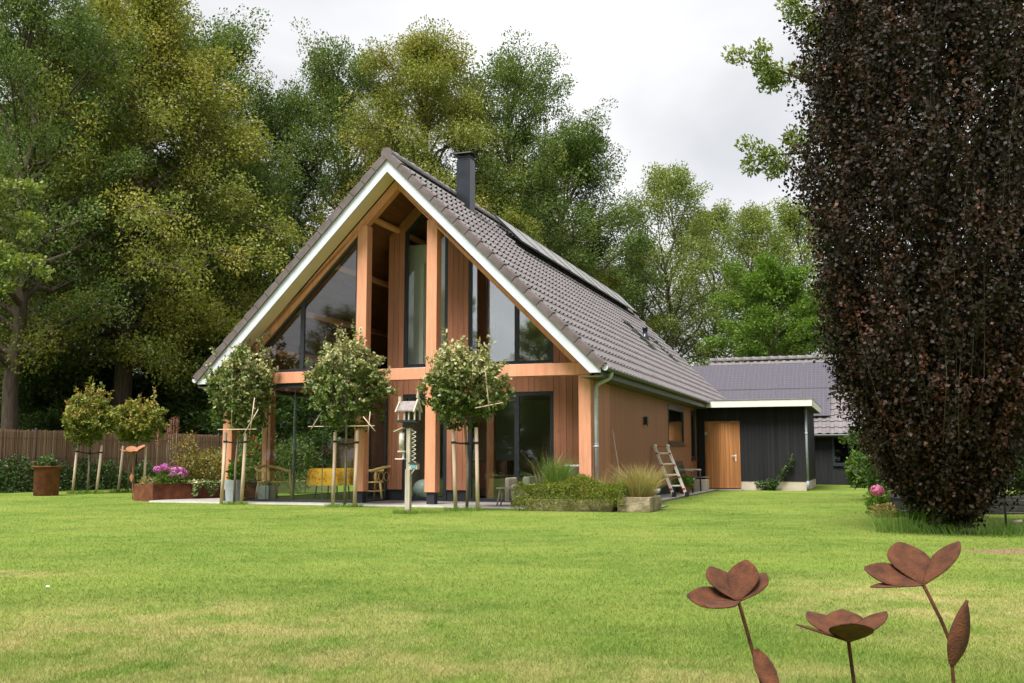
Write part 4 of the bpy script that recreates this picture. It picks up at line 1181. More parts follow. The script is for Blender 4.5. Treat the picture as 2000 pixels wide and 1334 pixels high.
q = MB(); q.tube([(.03, -.04, -.002), (-.06, -.01, -.11)], .010, 5); q.build('strut', weathered, t)

# ------------------------------------------------------------------ stone troughs, bench, ladder and the rest by the corner
t = hthing('stone_trough', 4.15, -.60, 'long low stone trough under the cushion plants at the house corner', 'trough', 'stone troughs')
def trough(t, L, Wd, H, seed):
    rg = random.Random(seed); q = MB()
    a, b_ = L / 2, Wd / 2
    def ringp(x, y, z): return [(sx * x + rg.uniform(-.015, .015), sy * y + rg.uniform(-.012, .012), z + rg.uniform(-.006, .006)) for sx, sy in ((-1, -1), (0, -1), (1, -1), (1, 1), (0, 1), (-1, 1))]
    rings = [ringp(a * .97, b_ * .96, 0), ringp(a, b_, H * .5), ringp(a * 1.0, b_, H), ringp(a - .07, b_ - .07, H), ringp(a - .08, b_ - .08, H - .08)]
    vv = [p for r_ in rings for p in r_]
    q.add(vv, [(i * 6 + k, i * 6 + (k + 1) % 6, (i + 1) * 6 + (k + 1) % 6, (i + 1) * 6 + k) for i in range(4) for k in range(6)] + [(5, 4, 3, 2, 1, 0)])
    bevel(q.build('basin', stonem, t), .012, 2)
    q = MB(); q.box(-a + .085, -b_ + .085, H - .16, a - .085, b_ - .085, H - .075); q.build('soil', soil, t)
trough(t, 1.75, .55, .22, 3)
t = hthing('stone_trough', 5.40, -.28, 'pale stone trough full of dry ornamental grass, nearest the ladder', 'trough', 'stone troughs')
trough(t, .62, 1.15, .28, 4)
t = hthing('wooden_stool', 2.60, -.02, 'small weathered wooden stool at the left end of the cushion plants', 'stool', z=.04)
q = MB(); q.box(-.20, -.13, .34, .20, .13, .375); q.build('seat', weathered, t)
for sx in (-1, 1):
    for sy in (-1, 1):
        q = MB(); q.tube([(sx * .13, sy * .08, .34), (sx * .19, sy * .11, 0)], .018, 6); q.build('leg', weathered, t)
t = hthing('stone_bench', 3.12, .45, 'cream upholstered garden seat behind the cushion plants', 'garden seat', z=.04)
q = MB(); q.box(-.55, -.25, .10, .65, .25, .42); bevel(q.build('seat', greyfabric, t), .05, 3)
q = MB(); q.box(-.66, -.26, .06, -.56, .27, .56); bevel(q.build('armrest', greyfabric, t), .03, 3)
q = MB(); q.box(-.55, -.2, 0, .6, .2, .1); q.build('base', weathered, t)
t = hthing('grey_planter', 3.98, .30, 'grey tapered planter half hidden behind the tall green grass', 'planter', z=.04)
q = MB(); q.lathe([(.001, 0), (.12, 0), (.24, .78), (.27, .82), (.25, .83), (.22, .76), (.001, .74)], 4); q.build('shell', simple('stone_grey', (.36, .35, .32), (.44, .43, .40), 6, .8), t)
# leaning cane
t = hthing('garden_cane', 0, 0, 'pale wooden broom handle leaning against the orange side wall', 'cane')
q = MB(); q.tube([(4.40, 1.60, 1.62), (4.78, 1.10, .045)], .014, 8); q.build('handle', stakem, t)
q = MB(); q.tube([(4.785, 1.094, .044), (4.79, 1.085, .040)], .02, 8); q.build('tip', anthra, t)
# ladder
t = hthing('folding_ladder', 0, 0, 'pale folding ladder with red locks leaning against the side wall', 'ladder')
La, Lb = (Vector((4.40, 6.05, 1.30)), Vector((4.93, 5.75, .06))), (Vector((4.66, 6.40, 1.30)), Vector((5.19, 6.10, .06)))
rails = []
for a, b_ in (La, Lb):
    d = b_ - a
    q = MB(); w = Vector((0, .045, 0)); nrm = Vector((d.z, 0, -d.x)).normalized() * .03
    vv = [p + s1 * w + s2 * nrm for p in (a, b_) for s1, s2 in ((-1, -1), (1, -1), (1, 1), (-1, 1))]
    q.add(vv, [(3, 2, 1, 0), (4, 5, 6, 7), (0, 1, 5, 4), (1, 2, 6, 5), (2, 3, 7, 6), (3, 0, 4, 7)])
    rl = q.build('rail', aluminium, t)
    q = MB(); q.tube([a + Vector((-.03, 0, .02)), a + Vector((.05, 0, .0))], .055, 12); q.build('hinge', aluminium, rl)
    q = MB(); q.box(b_.x - .04, b_.y - .045, .0415, b_.x + .06, b_.y + .045, .16); q.build('foot', rubber, rl)
    for f in (.14, .38, .62, .86):
        p = a + d * f; q = MB(); q.box(p.x - .04, p.y - .065, p.z - .016, p.x + .04, p.y - .044, p.z + .016); q.build('lock', redplastic, rl)
for f in (.14, .36, .58, .80):
    p, p2 = La[0] + (La[1] - La[0]) * f, Lb[0] + (Lb[1] - Lb[0]) * f
    q = MB(); q.tube([p + (p2 - p) * .1, p2 - (p2 - p) * .1], .024, 8); q.build('rung', aluminium, t)
q = MB(); q.tube([La[0] + (Lb[0] - La[0]) * .1, Lb[0] - (Lb[0] - La[0]) * .1], .012, 8); q.build('spreader', redplastic, t)
# garden bench
t = hthing('garden_bench', 4.62, 9.7, 'dark slatted garden bench below the side window', 'bench', z=.04)
for k in range(4):
    plank('slat', greywood, t, -.20 + k * .115, -.75, .40, -.20 + k * .115 + .10, .75, .43)
for k in range(4):
    q = MB(); x0 = -.22 - k * .03; q.add([(x0, -.75, .50 + k * .12), (x0 + .02, -.75, .50 + k * .12), (x0, .75, .50 + k * .12), (x0 + .02, .75, .50 + k * .12), (x0 - .025, -.75, .60 + k * .12), (x0 - .005, -.75, .60 + k * .12), (x0 - .025, .75, .60 + k * .12), (x0 - .005, .75, .60 + k * .12)],
                                       [(0, 1, 3, 2), (4, 6, 7, 5), (0, 4, 5, 1), (2, 3, 7, 6), (0, 2, 6, 4), (1, 5, 7, 3)]); q.build('back_slat', greywood, t)
for y in (-.7, .7):
    q = MB(); q.tube([(.24, y, 0), (.22, y, .62)], .025, 6); q.tube([(-.20, y, 0), (-.22, y, .45), (-.34, y, 1.0)], .025, 6); q.build('leg', anthra, t)
    q = MB(); q.tube([(.26, y, .62), (-.28, y, .64)], .028, 6); q.build('armrest', weathered, t)
def clay_pot(u, v, r, h, mat, label, cat='pot', rim=None):
    t = hthing('plant_pot', u, v, label, cat, 'pots along the side wall', z=.04)
    q = MB(); q.lathe([(.001, 0), (r * .7, 0), (r, h * .85), (r * 1.08, h * .86), (r * 1.08, h), (r * .95, h), (r * .9, h * .85), (.001, h * .84)], 18); q.build('shell', mat, t)
    return t
clay_pot(4.78, 8.15, .17, .20, terracotta, 'terracotta pot with a green plant under the bench')
clay_pot(4.98, 3.2, .15, .16, anthra, 'dark bowl stacked beside the pale stone trough')
t = hthing('clay_bowl', 4.98, 3.2, 'orange clay bowl on top of the stacked bowls by the trough', 'bowl', z=.32)
q = MB(); q.lathe([(.001, 0), (.06, 0), (.13, .05), (.15, .12), (.14, .12), (.12, .06), (.001, .03)], 16); q.build('shell', terracotta, t)
t = hthing('white_bowl', 4.98, 3.2, 'white bowl between the dark and the orange bowls', 'bowl', z=.201)
q = MB(); q.lathe([(.001, 0), (.08, 0), (.12, .06), (.13, .118), (.11, .118), (.001, .05)], 16); q.build('shell', gwhite, t)
t = hthing('concrete_block', 4.72, 11.4, 'square grey concrete block beside the pine door', 'block', z=.04)
q = MB(); q.box(-.2, -.25, 0, .2, .25, .32); bevel(q.build('block', concrete, t), .01)
t = hthing('boot_tray', 4.62, 12.3, 'black wire boot rack between bench and pine door', 'rack', z=.04)
for x in (-.15, .15):
    q = MB(); q.tube([(x, -.25, 0), (x, -.22, .35), (x, .22, .35), (x, .25, 0)], .012, 6); q.build('hoop', anthra, t)
q = MB(); q.box(-.18, -.22, .36, .18, .22, .39); q.build('shelf', weathered, t)
# mushroom on the lawn, cord fence by the beech
q = MB(); q.lathe([(.001, 0), (.006, 0), (.006, .012), (.016, .014), (.014, .022), (.006, .027), (.001, .028)], 14)
tag(q.build('mushroom', mush, None, (-3.58, 7.85, 0)), 'tiny white mushroom standing alone in the lawn on the left', 'mushroom')

# ------------------------------------------------------------------ plants
def noise_tint(P, freq, seed):
    rg = np.random.default_rng(seed)
    out = np.zeros(len(P))
    for k in range(5):
        d = rg.normal(size=3) * freq * (1 + k * .6)
        out += np.sin(P @ d + rg.uniform(0, 6.28)) / (1 + k * .5)
    return out / 2.2
def clump_leaves(name, C, out_dir, n_per, cr, L, Wd, mat, seed, flat=.45, tint0=.45, tvar=.22, cvar=.2, up=.8, rand=.8, freq=.5, fold=.25, droop=0.0):
    """C (n,3) clump centres, out_dir (n,3), leaves scattered round each"""
    rg = np.random.default_rng(seed)
    n = len(C)
    idx = np.repeat(np.arange(n), n_per)
    m = len(idx)
    off = rg.normal(size=(m, 3))
    off *= (np.minimum(1, 1.55 / np.maximum(np.linalg.norm(off, axis=1), 1e-6)) * cr)[:, None]
    off[:, 2] *= flat
    if droop: off[:, 2] -= droop * (off[:, 0] ** 2 + off[:, 1] ** 2) / max(cr, 1e-6)
    P = C[idx] + off
    D = unit(out_dir[idx] * .7 + rg.normal(size=(m, 3)) * rand * .7 + unit(off) * .4)
    Nn = unit(np.array([0, 0, up]) + rg.normal(size=(m, 3)) * rand)
    ct = rg.normal(size=n) * cvar
    t = np.clip(tint0 + ct[idx] + rg.normal(size=m) * tvar + .22 * noise_tint(P, freq, seed), 0, 1)
    Ls = L * rg.uniform(.7, 1.25, m)
    return leaf_mesh(name, P, D, Nn, Ls, Ls * (Wd / L), t, mat, fold)

def grow(seed, H, cb, Rm, shape, nprim, nsec, trunk_r, up=(5, 60), droop=.25, wob=.25, lean=0.0, sec_len=.42, tip=1.0, twig=3):
    rg = np.random.default_rng(seed)
    wood = MB()
    nt_ = 10
    tp = [Vector((0, 0, 0))]
    for i in range(1, nt_ + 1):
        z = H * .96 * i / nt_
        tp.append(Vector((lean * z / H + rg.normal() * wob * (i / nt_), rg.normal() * wob * (i / nt_), z)))
    def trunk_at(z):
        f = z / (H * .96) * nt_
        i = min(int(f), nt_ - 1)
        return tp[i].lerp(tp[i + 1], f - i)
    wood.tube(tp, [trunk_r * (1.25 if i == 0 else 1) * (1 - .93 * (i / nt_) ** .9) + .012 for i in range(nt_ + 1)], 10)
    C, O = [], []
    for i in range(nprim):
        t = ((i + rg.uniform(0, .8)) / nprim)
        z = cb + (H * .95 - cb) * t
        az = i * 2.399 + rg.normal() * .35
        Ln = Rm * shape(t) * rg.uniform(.72, 1.12)
        if Ln < .25: Ln = .25
        el = R(up[0] + (up[1] - up[0]) * t + rg.normal() * 7)
        st = trunk_at(max(z - Ln * math.sin(el) * .35, H * .06))
        d = Vector((math.cos(az) * math.cos(el), math.sin(az) * math.cos(el), math.sin(el)))
        pts = []
        for k in range(7):
            s_ = k / 6
            p = st + d * (Ln * s_) + Vector((rg.normal() * .04 * Ln * s_, rg.normal() * .04 * Ln * s_, -droop * Ln * s_ * s_ + rg.normal() * .02 * Ln))
            pts.append(p)
        r0 = max(.02, trunk_r * .42 * (1 - t * .75))
        wood.tube(pts, [r0 * (1 - .88 * k / 6) + .006 for k in range(7)], 5, False)
        od = Vector((math.cos(az), math.sin(az), .1))
        for j in range(nsec):
            s_ = .28 + .72 * (j + rg.uniform(0, 1)) / nsec
            f = s_ * 6; k = min(int(f), 5)
            p0 = pts[k].lerp(pts[k + 1], f - k)
            a2 = az + (1 if j % 2 else -1) * R(rg.uniform(25, 75)) * (1 - .5 * s_)
            l2 = Ln * sec_len * (1.1 - .6 * s_) * rg.uniform(.6, 1.2)
            e2 = el * .6 + R(rg.normal() * 14)
            d2 = Vector((math.cos(a2) * math.cos(e2), math.sin(a2) * math.cos(e2), math.sin(e2)))
            q = [p0 + d2 * (l2 * w_) + Vector((0, 0, -droop * .8 * l2 * w_ * w_)) for w_ in (0, .4, .75, 1.0)]
            wood.tube(q, [r0 * .3 + .006, r0 * .2 + .005, r0 * .1 + .004, .003], 3, False)
            for w_ in np.linspace(.35, 1.02, twig):
                c_ = p0 + d2 * (l2 * w_) + Vector((0, 0, -droop * .8 * l2 * w_ * w_))
                C.append(c_); O.append(d2 * .7 + od * .3)
        for s_ in (.8, .92, 1.0):
            f = s_ * 6; k = min(int(f), 5)
            C.append(pts[k].lerp(pts[k + 1], f - k)); O.append(od)
    for k in range(int(10 * tip)):
        z = H * (.90 + .1 * k / max(1, 10 * tip))
        C.append(trunk_at(min(z, H * .955)) + Vector((rg.normal() * .12, rg.normal() * .12, max(0, z - H * .95)))); O.append(Vector((0, 0, 1)))
    return wood, np.array([tuple(c) for c in C]), unit(np.array([tuple(c) for c in O]))

VAR = {}
def variant(key, wood, crown_me, bark=None):
    me = wood.mesh('trunk'); me.materials.append(bark or barkm)
    VAR[key] = (me, crown_me)
def tree(key, loc, sc, rz, name, label, cat='tree', group=None):
    t = empty(name, loc, rz, label, cat, group)
    t.scale = (sc, sc, sc) if not isinstance(sc, tuple) else sc
    me, cr = VAR[key]
    shared('trunk', me, t); shared('crown', cr, t)
    return t
dome = lambda t: math.sqrt(max(.07, 1 - ((t - .35) / .68) ** 2))
tall = lambda t: math.sqrt(max(.07, 1 - ((t - .42) / .66) ** 2))
spire = lambda t: .25 + .75 * (1 - t) ** .8

# hornbeam-like, olive with yellow seed tufts, drooping layered sprays
for key, sd, H_, Rm_ in (('olive1', 11, 20, 6.4), ('olive2', 12, 20, 6.0)):
    w_, C, O = grow(sd, H_, 4.4, Rm_, dome, 64, 8, .42, (8, 66), .40, .3)
    O = unit(O + np.array([0, 0, -.75])); C = C + np.random.default_rng(sd).normal(size=C.shape) * np.array([.22, .22, .28])
    cm = clump_leaves('crown', C, O, 84, .33, .122, .068, G_olive, sd, .95, .50, .07, .20, .35, .85, .45)
    variant(key, w_, cm)
# oak-like, dark green
for key, sd, H_, Rm_ in (('oak1', 21, 20, 5.8), ('oak2', 22, 19, 5.2)):
    w_, C, O = grow(sd, H_, 4.6, Rm_, tall, 52, 7, .38, (15, 68), .08, .35, sec_len=.48)
    C = C + np.random.default_rng(sd).normal(size=C.shape) * np.array([.26, .26, .24])
    cm = clump_leaves('crown', C, O, 68, .34, .128, .076, G_dark, sd, .8, .54, .09, .18, .6, .9, .6)
    variant(key, w_, cm)
# lighter airy trees on the right
w_, C, O = grow(31, 16, 2.6, 4.2, tall, 46, 6, .20, (30, 72), .05, .3)
variant('airy', w_, clump_leaves('crown', C, O, 40, .33, .125, .072, G_mid, 31, .6, .57, .11, .22, .6, .9, .6))
w_, C, O = grow(41, 11, 1.6, 4.4, dome, 44, 6, .20, (10, 65), .12, .25)
variant('fresh', w_, clump_leaves('crown', C, O, 60, .32, .145, .075, G_light, 41, .5, .5, .18, .16, .8, .8, .6))
# understorey shrub
w_, C, O = grow(51, 4.2, .3, 2.2, dome, 30, 5, .08, (10, 70), .1, .15)
variant('shrub', w_, clump_leaves('crown', C, O, 44, .30, .13, .075, G_under, 51, .6, .45, .2, .15, .7, .85, .7))

# the wood: front row at the fence, then deeper rows
tree('olive1', (xat(232, 41), 41, 0), (1.06, 1.06, 1.10), .4, 'hornbeam_tree', 'huge olive green drooping tree with a thick trunk behind the two small trees')
tree('oak1', (xat(20, 37), 37, 0), (.86, .86, 1.0), 2.0, 'oak_tree', 'tall dark tree with bare brown trunk at the left picture edge')
tree('oak2', (xat(66, 43), 43, 0), (.90, .90, 1.05), 1.0, 'oak_tree', 'slimmer dark trunk just right of the leftmost bare trunk')
tree('oak2', (xat(372, 47), 47, 0), (1.1, 1.1, 1.16), 4.0, 'oak_tree', 'dark green tree rising right behind the huge olive tree')
tree('olive2', (xat(455, 46), 46, 0), (.62, .62, .50), 2.2, 'hornbeam_tree', 'low drooping olive green tree just left of the roof slope')
tree('oak1', (xat(525, 52), 52, 0), (.98, .98, 1.0), 5.1, 'oak_tree', 'dense dark green tree between the olive tree and the ridge')
tree('oak2', (xat(650, 53), 53, 0), (1.0, 1.0, 1.20), .3, 'oak_tree', 'dark green tree with a tall pointed top left of the ridge')
tree('olive2', (xat(835, 51), 51, 0), (1.02, 1.02, 1.20), 1.3, 'hornbeam_tree', 'olive tree with the highest spiky top directly above the ridge')
tree('oak1', (xat(1010, 54), 54, 0), (1.05, 1.05, 1.13), 3.3, 'oak_tree', 'dark green round topped tree right of the chimney')
tree('oak2', (xat(1115, 53), 53, 0), (1.0, 1.0, .98), 2.6, 'oak_tree', 'dark tree sloping down above the solar panels')
tree('olive1', (xat(985, 49), 49, 0), (.74, .74, .66), 5.0, 'hornbeam_tree', 'lower olive tree right behind the chimney')
tree('olive2', (xat(1180, 54), 54, 0), (.58, .58, .56), 3.7, 'hornbeam_tree', 'small yellowish tree peeping over the back end of the roof')
tree('airy', (xat(1312, 55), 55, 0), (1.0, 1.0, 1.08), .9, 'airy_tree', 'airy tree with several upright stems right of the main roof')
tree('airy', (xat(1258, 60), 60, 0), (.85, .85, .90), 2.4, 'airy_tree', 'thin airy tree just right of the big dark tree')
tree('airy', (xat(1400, 62), 62, 0), (1.1, 1.1, 1.04), 4.4, 'airy_tree', 'pale green loose tree in the middle of the right gap')
tree('airy', (xat(1480, 58), 58, 0), (1.0, 1.0, .98), 5.6, 'airy_tree', 'loose green tree above the bright green bushy one')
tree('airy', (xat(1570, 60), 60, 0), (1.1, 1.1, 1.03), 1.9, 'airy_tree', 'green tree half hidden by the copper beech')
tree('fresh', (xat(1515, 50), 50, 0), (1.0, 1.0, .98), .2, 'fresh_green_tree', 'bright fresh green tree over the barn roof')
tree('fresh', (xat(1625, 52), 52, 0), (1.0, 1.0, .85), 2.8, 'fresh_green_tree', 'bright green tree behind the beech and the barn')
deep = 'oak trees deeper in the wood'
dl = 'dark oak deeper in the wood behind the nearer trees'
dls = ['left picture edge', 'left half of the huge olive tree', 'right half of the huge olive tree', 'low drooping tree left of the roof', 'highest spiky tree', 'round topped tree right of the chimney', 'back end of the solar panels']
for k, (px, Y, s_) in enumerate(((-60, 52, 1.0), (150, 56, 1.05), (300, 60, 1.0), (440, 62, .95), (900, 66, 1.0), (1060, 66, .9), (1180, 64, .72))):
    tree('oak1' if k % 2 else 'oak2', (xat(px, Y), Y, 0), (s_ * 1.05, s_ * 1.05, s_), k * 1.7, 'oak_tree', 'dark oak deep in the wood, behind the ' + dls[k], 'tree', deep)
rg = random.Random(9)
for k in range(30):
    px = -80 + k * 47 + rg.uniform(-18, 18)
    Y = rg.uniform(40, 50) + (8 if px > 560 else 0)
    if px < 420 and Y < 41: Y += 3
    s_ = rg.uniform(.8, 1.35)
    tree('shrub', (xat(px, Y), Y, 0), (s_ * 1.2, s_ * 1.2, s_), rg.uniform(0, 6), 'understorey_shrub', 'dark shaded understorey shrub below the wood', 'shrub', 'understorey shrubs below the wood')
for k in range(8):
    px = 1290 + k * 52; Y = 52 + rg.uniform(-1, 6); s_ = rg.uniform(.8, 1.2)
    tree('shrub', (xat(px, Y), Y, 0), (s_ * 1.3, s_ * 1.3, s_), rg.uniform(0, 6), 'understorey_shrub', 'dark green shrub behind the barn ridge', 'shrub', 'shrubs behind the barn')
# hedgerow trees behind the camera that show in the window glass
hr = random.Random(4)
for k in range(16):
    a = k / 15
    x, y = -40 + 46 * a + hr.uniform(-1, 1), 18 - 52 * a ** .9 + hr.uniform(-1.5, 1.5)
    tree(('oak1', 'oak2', 'olive2', 'oak2')[k % 4], (x, y, 0), hr.uniform(.40, .56), k * 1.3, 'hedgerow_tree', 'hedgerow tree across the lawn, mirrored in the gable glass', 'tree', 'hedgerow trees mirrored in the glass')
for k in range(18):
    a = (k + .5) / 18
    x, y = -39 + 46 * a, 18.5 - 52 * a ** .9
    tree('shrub', (x, y, 0), hr.uniform(.8, 1.1), k * 1.9, 'hedgerow_shrub', 'hedgerow shrub across the lawn, mirrored in the terrace glass', 'shrub', 'hedgerow shrubs mirrored in the glass')

# copper beech on the right: upright column narrowing to its foot
def copper_beech():
    rg = np.random.default_rng(77)
    t = empty('copper_beech', (5.92, 13.7, 0), .3, 'dark purple columnar copper beech filling the right side', 'tree')
    t.scale = (.95, .95, 1)
    Hb = 10.5
    prof = np.array([(0, .14), (.35, .32), (.9, .72), (1.5, 1.02), (2.5, 1.36), (3.5, 1.60), (4.6, 1.74), (5.6, 1.72), (6.6, 1.62), (7.6, 1.45), (8.8, 1.1), (10.0, .5), (10.5, .1)])
    wood = MB()
    C, O = [], []
    wood.tube([(0, 0, 0), (.02, .03, 2), (.05, -.04, 5), (0, 0, 8), (0, 0, 10)], [.15, .13, .10, .06, .01], 8)
    for i in range(320):
        az = rg.uniform(0, 6.283); zt = rg.uniform(.5, Hb)
        rad = np.interp(zt, prof[:, 0], prof[:, 1]) * rg.uniform(.82, 1.12)
        z0 = max(.15, zt - rad * rg.uniform(1.1, 2.2))
        p0 = Vector((.05 * math.cos(az), .05 * math.sin(az), z0))
        pts = []
        for k in range(6):
            s_ = k / 5
            r_ = rad * (1 - (1 - s_) ** 1.7)
            pts.append(Vector((r_ * math.cos(az + rg.normal() * .05) , r_ * math.sin(az + rg.normal() * .05), z0 + (zt - z0) * s_ ** 1.1)))
        pts[0] = p0
        wood.tube(pts, [.018, .014, .010, .007, .004, .002], 4, False)
        for s_ in np.linspace(.3, 1.0, 8):
            f = s_ * 5; k = min(int(f), 4); p = pts[k].lerp(pts[k + 1], f - k)
            for _ in range(2):
                q = p + Vector(rg.normal(size=3) * .10)
                if q.z > .25:
                    C.append(tuple(q)); O.append((math.cos(az) * .6, math.sin(az) * .6, .7))
    # outer shell sprays, pointing up
    for i in range(5200):
        az = rg.uniform(0, 6.283); z = rg.uniform(.25, Hb) 
        r_ = np.interp(z, prof[:, 0], prof[:, 1]) * (1 + .10 * math.sin(az * 5 + z * 1.3) + .07 * math.sin(az * 9 - z * 2.1)) * rg.uniform(.72, 1.04)
        C.append((r_ * math.cos(az), r_ * math.sin(az), z)); O.append((math.cos(az) * .32, math.sin(az) * .32, .95))
    C = np.array(C); O = unit(np.array(O))
    wme = wood.mesh('trunk'); wme.materials.append(barkm); shared('trunk', wme, t)
    n = len(C); per = 26
    idx = np.repeat(np.arange(n), per); m = len(idx)
    along = rg.uniform(-.22, .26, m)
    P = C[idx] + O[idx] * along[:, None] + rg.normal(size=(m, 3)) * .045
    P[:, 2] = np.maximum(P[:, 2], .06)
    D = unit(O[idx] * .45 + rg.normal(size=(m, 3)) * .7)
    rad = unit(np.stack([P[:, 0], P[:, 1], np.zeros(m)], 1))
    Nn = unit(rad * .7 + np.array([0, 0, .5]) + rg.normal(size=(m, 3)) * .6)
    fld = noise_tint(C, 1.5, 7)                      # young growth comes in groups of sprays
    new = rg.random(n) < np.clip(.05 + .30 * np.clip(fld, 0, 1), 0, .4)
    tn = np.clip(.28 + rg.normal(size=m) * .09 + (rg.normal(size=n) * .11)[idx] + np.where(new[idx], .44 + .25 * np.clip(along, 0, 1), 0), 0, 1)
    L = rg.uniform(.046, .074, m)
    shared('crown', leaf_mesh('crown', P, D, Nn, L, L * .78, tn, G_beech, .10), t)
copper_beech()
# oak behind the beech with limbs reaching out to the left
def side_oak():
    rg = np.random.default_rng(88)
    t = empty('oak_tree', (9.3, 21.0, 0), 0, 'oak whose leafy limbs stick out left of the copper beech', 'tree')
    wood = MB(); wood.tube([(0, 0, 0), (.1, .1, 4), (0, .2, 8), (-.1, 0, 12)], [.30, .26, .2, .08], 10)
    C, O = [], []
    limbs = [((0, 0, 7.0), (-2.6, -1.0, 8.9), (-4.55, -1.5, 9.05)), ((0, 0, 6.8), (-2.2, -.8, 7.6), (-4.2, -1.1, 7.15)), ((0, 0, 8.0), (-2.0, -.8, 9.9), (-3.3, -1.0, 10.5)),
             ((0, 0, 8.4), (.5, -1.4, 10.2), (1.6, -2.0, 10.6)), ((0, 0, 7.6), (1.0, -.6, 9.4), (2.0, -1.2, 9.9)), ((0, 0, 9), (-.8, .8, 11), (-1.5, 1.2, 12)), ((0, 0, 9.5), (.8, .8, 11.5), (1.4, 1, 12.5)), ((0, 0, 6), (1.2, 1.2, 7), (2.6, 2, 8))]
    for li, (a, b_, c_) in enumerate(limbs):
        a, b_, c_ = Vector(a), Vector(b_), Vector(c_)
        pts = [a * (1 - s_) ** 2 + b_ * (2 * s_ * (1 - s_)) + c_ * s_ ** 2 for s_ in [k / 8 for k in range(9)]]
        wood.tube(pts, [.07 * (1 - .85 * k / 8) for k in range(9)], 6, False)
        for j in range(16):
            s_ = .35 + .65 * j / 15; f = s_ * 8; k = min(int(f), 7); p = pts[k].lerp(pts[k + 1], f - k)
            d = Vector((rg.normal() * .5 - .35, rg.normal() * .4, rg.normal() * .55)).normalized()
            ln = rg.uniform(.25, .75) * (1.15 - .5 * s_)
            wood.tube([p, p + d * ln * .5 + Vector((0, 0, .03)), p + d * ln], [.014, .009, .004], 4, False)
            for w_ in (.45, .75, 1.0):
                C.append(tuple(p + d * ln * w_)); O.append(tuple(d))
    C = np.array(C); O = unit(np.array(O))
    me = wood.mesh('trunk'); me.materials.append(barkm); shared('trunk', me, t)
    shared('crown', clump_leaves('crown', C, O, 60, .13, .09, .05, G_mid, 88, .8, .55, .2, .15, .5, .9, .8), t)
side_oak()
# leafy branch of a nearer tree at the left edge
def left_limb():
    rg = np.random.default_rng(99)
    t = empty('maple_tree', (-17.6, 28.5, 0), 0, 'fresh green maple branch reaching in at the left edge', 'tree')
    wood = MB(); wood.tube([(0, 0, 0), (.1, 0, 5), (0, .1, 10), (0, 0, 13)], [.22, .18, .12, .04], 8)
    C, O = [], []
    for (a, b_, c_) in (((0, 0, 6.5), (1.6, .2, 8.7), (3.3, .4, 7.9)), ((0, 0, 6), (1.7, -.2, 7.6), (3.7, .2, 6.6)), ((0, 0, 7), (1.4, .3, 9.2), (2.9, .3, 9.0)), ((0, 0, 8), (-1, 0, 9.5), (-2.4, .3, 9.3)), ((0, 0, 9), (0, 1, 11), (.5, 2, 11.5)), ((0, 0, 5.2), (1.2, 0, 6.2), (2.6, 0, 5.6))):
        a, b_, c_ = Vector(a), Vector(b_), Vector(c_)
        pts = [a * (1 - s_) ** 2 + b_ * (2 * s_ * (1 - s_)) + c_ * s_ ** 2 for s_ in [k / 8 for k in range(9)]]
        wood.tube(pts, [.06 * (1 - .85 * k / 8) for k in range(9)], 6, False)
        for j in range(15):
            s_ = .3 + .7 * j / 14; f = s_ * 8; k = min(int(f), 7); p = pts[k].lerp(pts[k + 1], f - k)
            d = Vector((rg.normal() * .5 + .3, rg.normal() * .5, rg.normal() * .4)).normalized(); ln = rg.uniform(.3, .8)
            wood.tube([p, p + d * ln], [.012, .004], 4, False)
            for w_ in (.4, .7, 1.0): C.append(tuple(p + d * ln * w_)); O.append(tuple(d))
    me = wood.mesh('trunk'); me.materials.append(barkm); shared('trunk', me, t)
    shared('crown', clump_leaves('crown', np.array(C), unit(np.array(O)), 34, .16, .13, .085, G_mid, 99, .6, .6, .18, .14, .8, .8, .7), t)
left_limb()

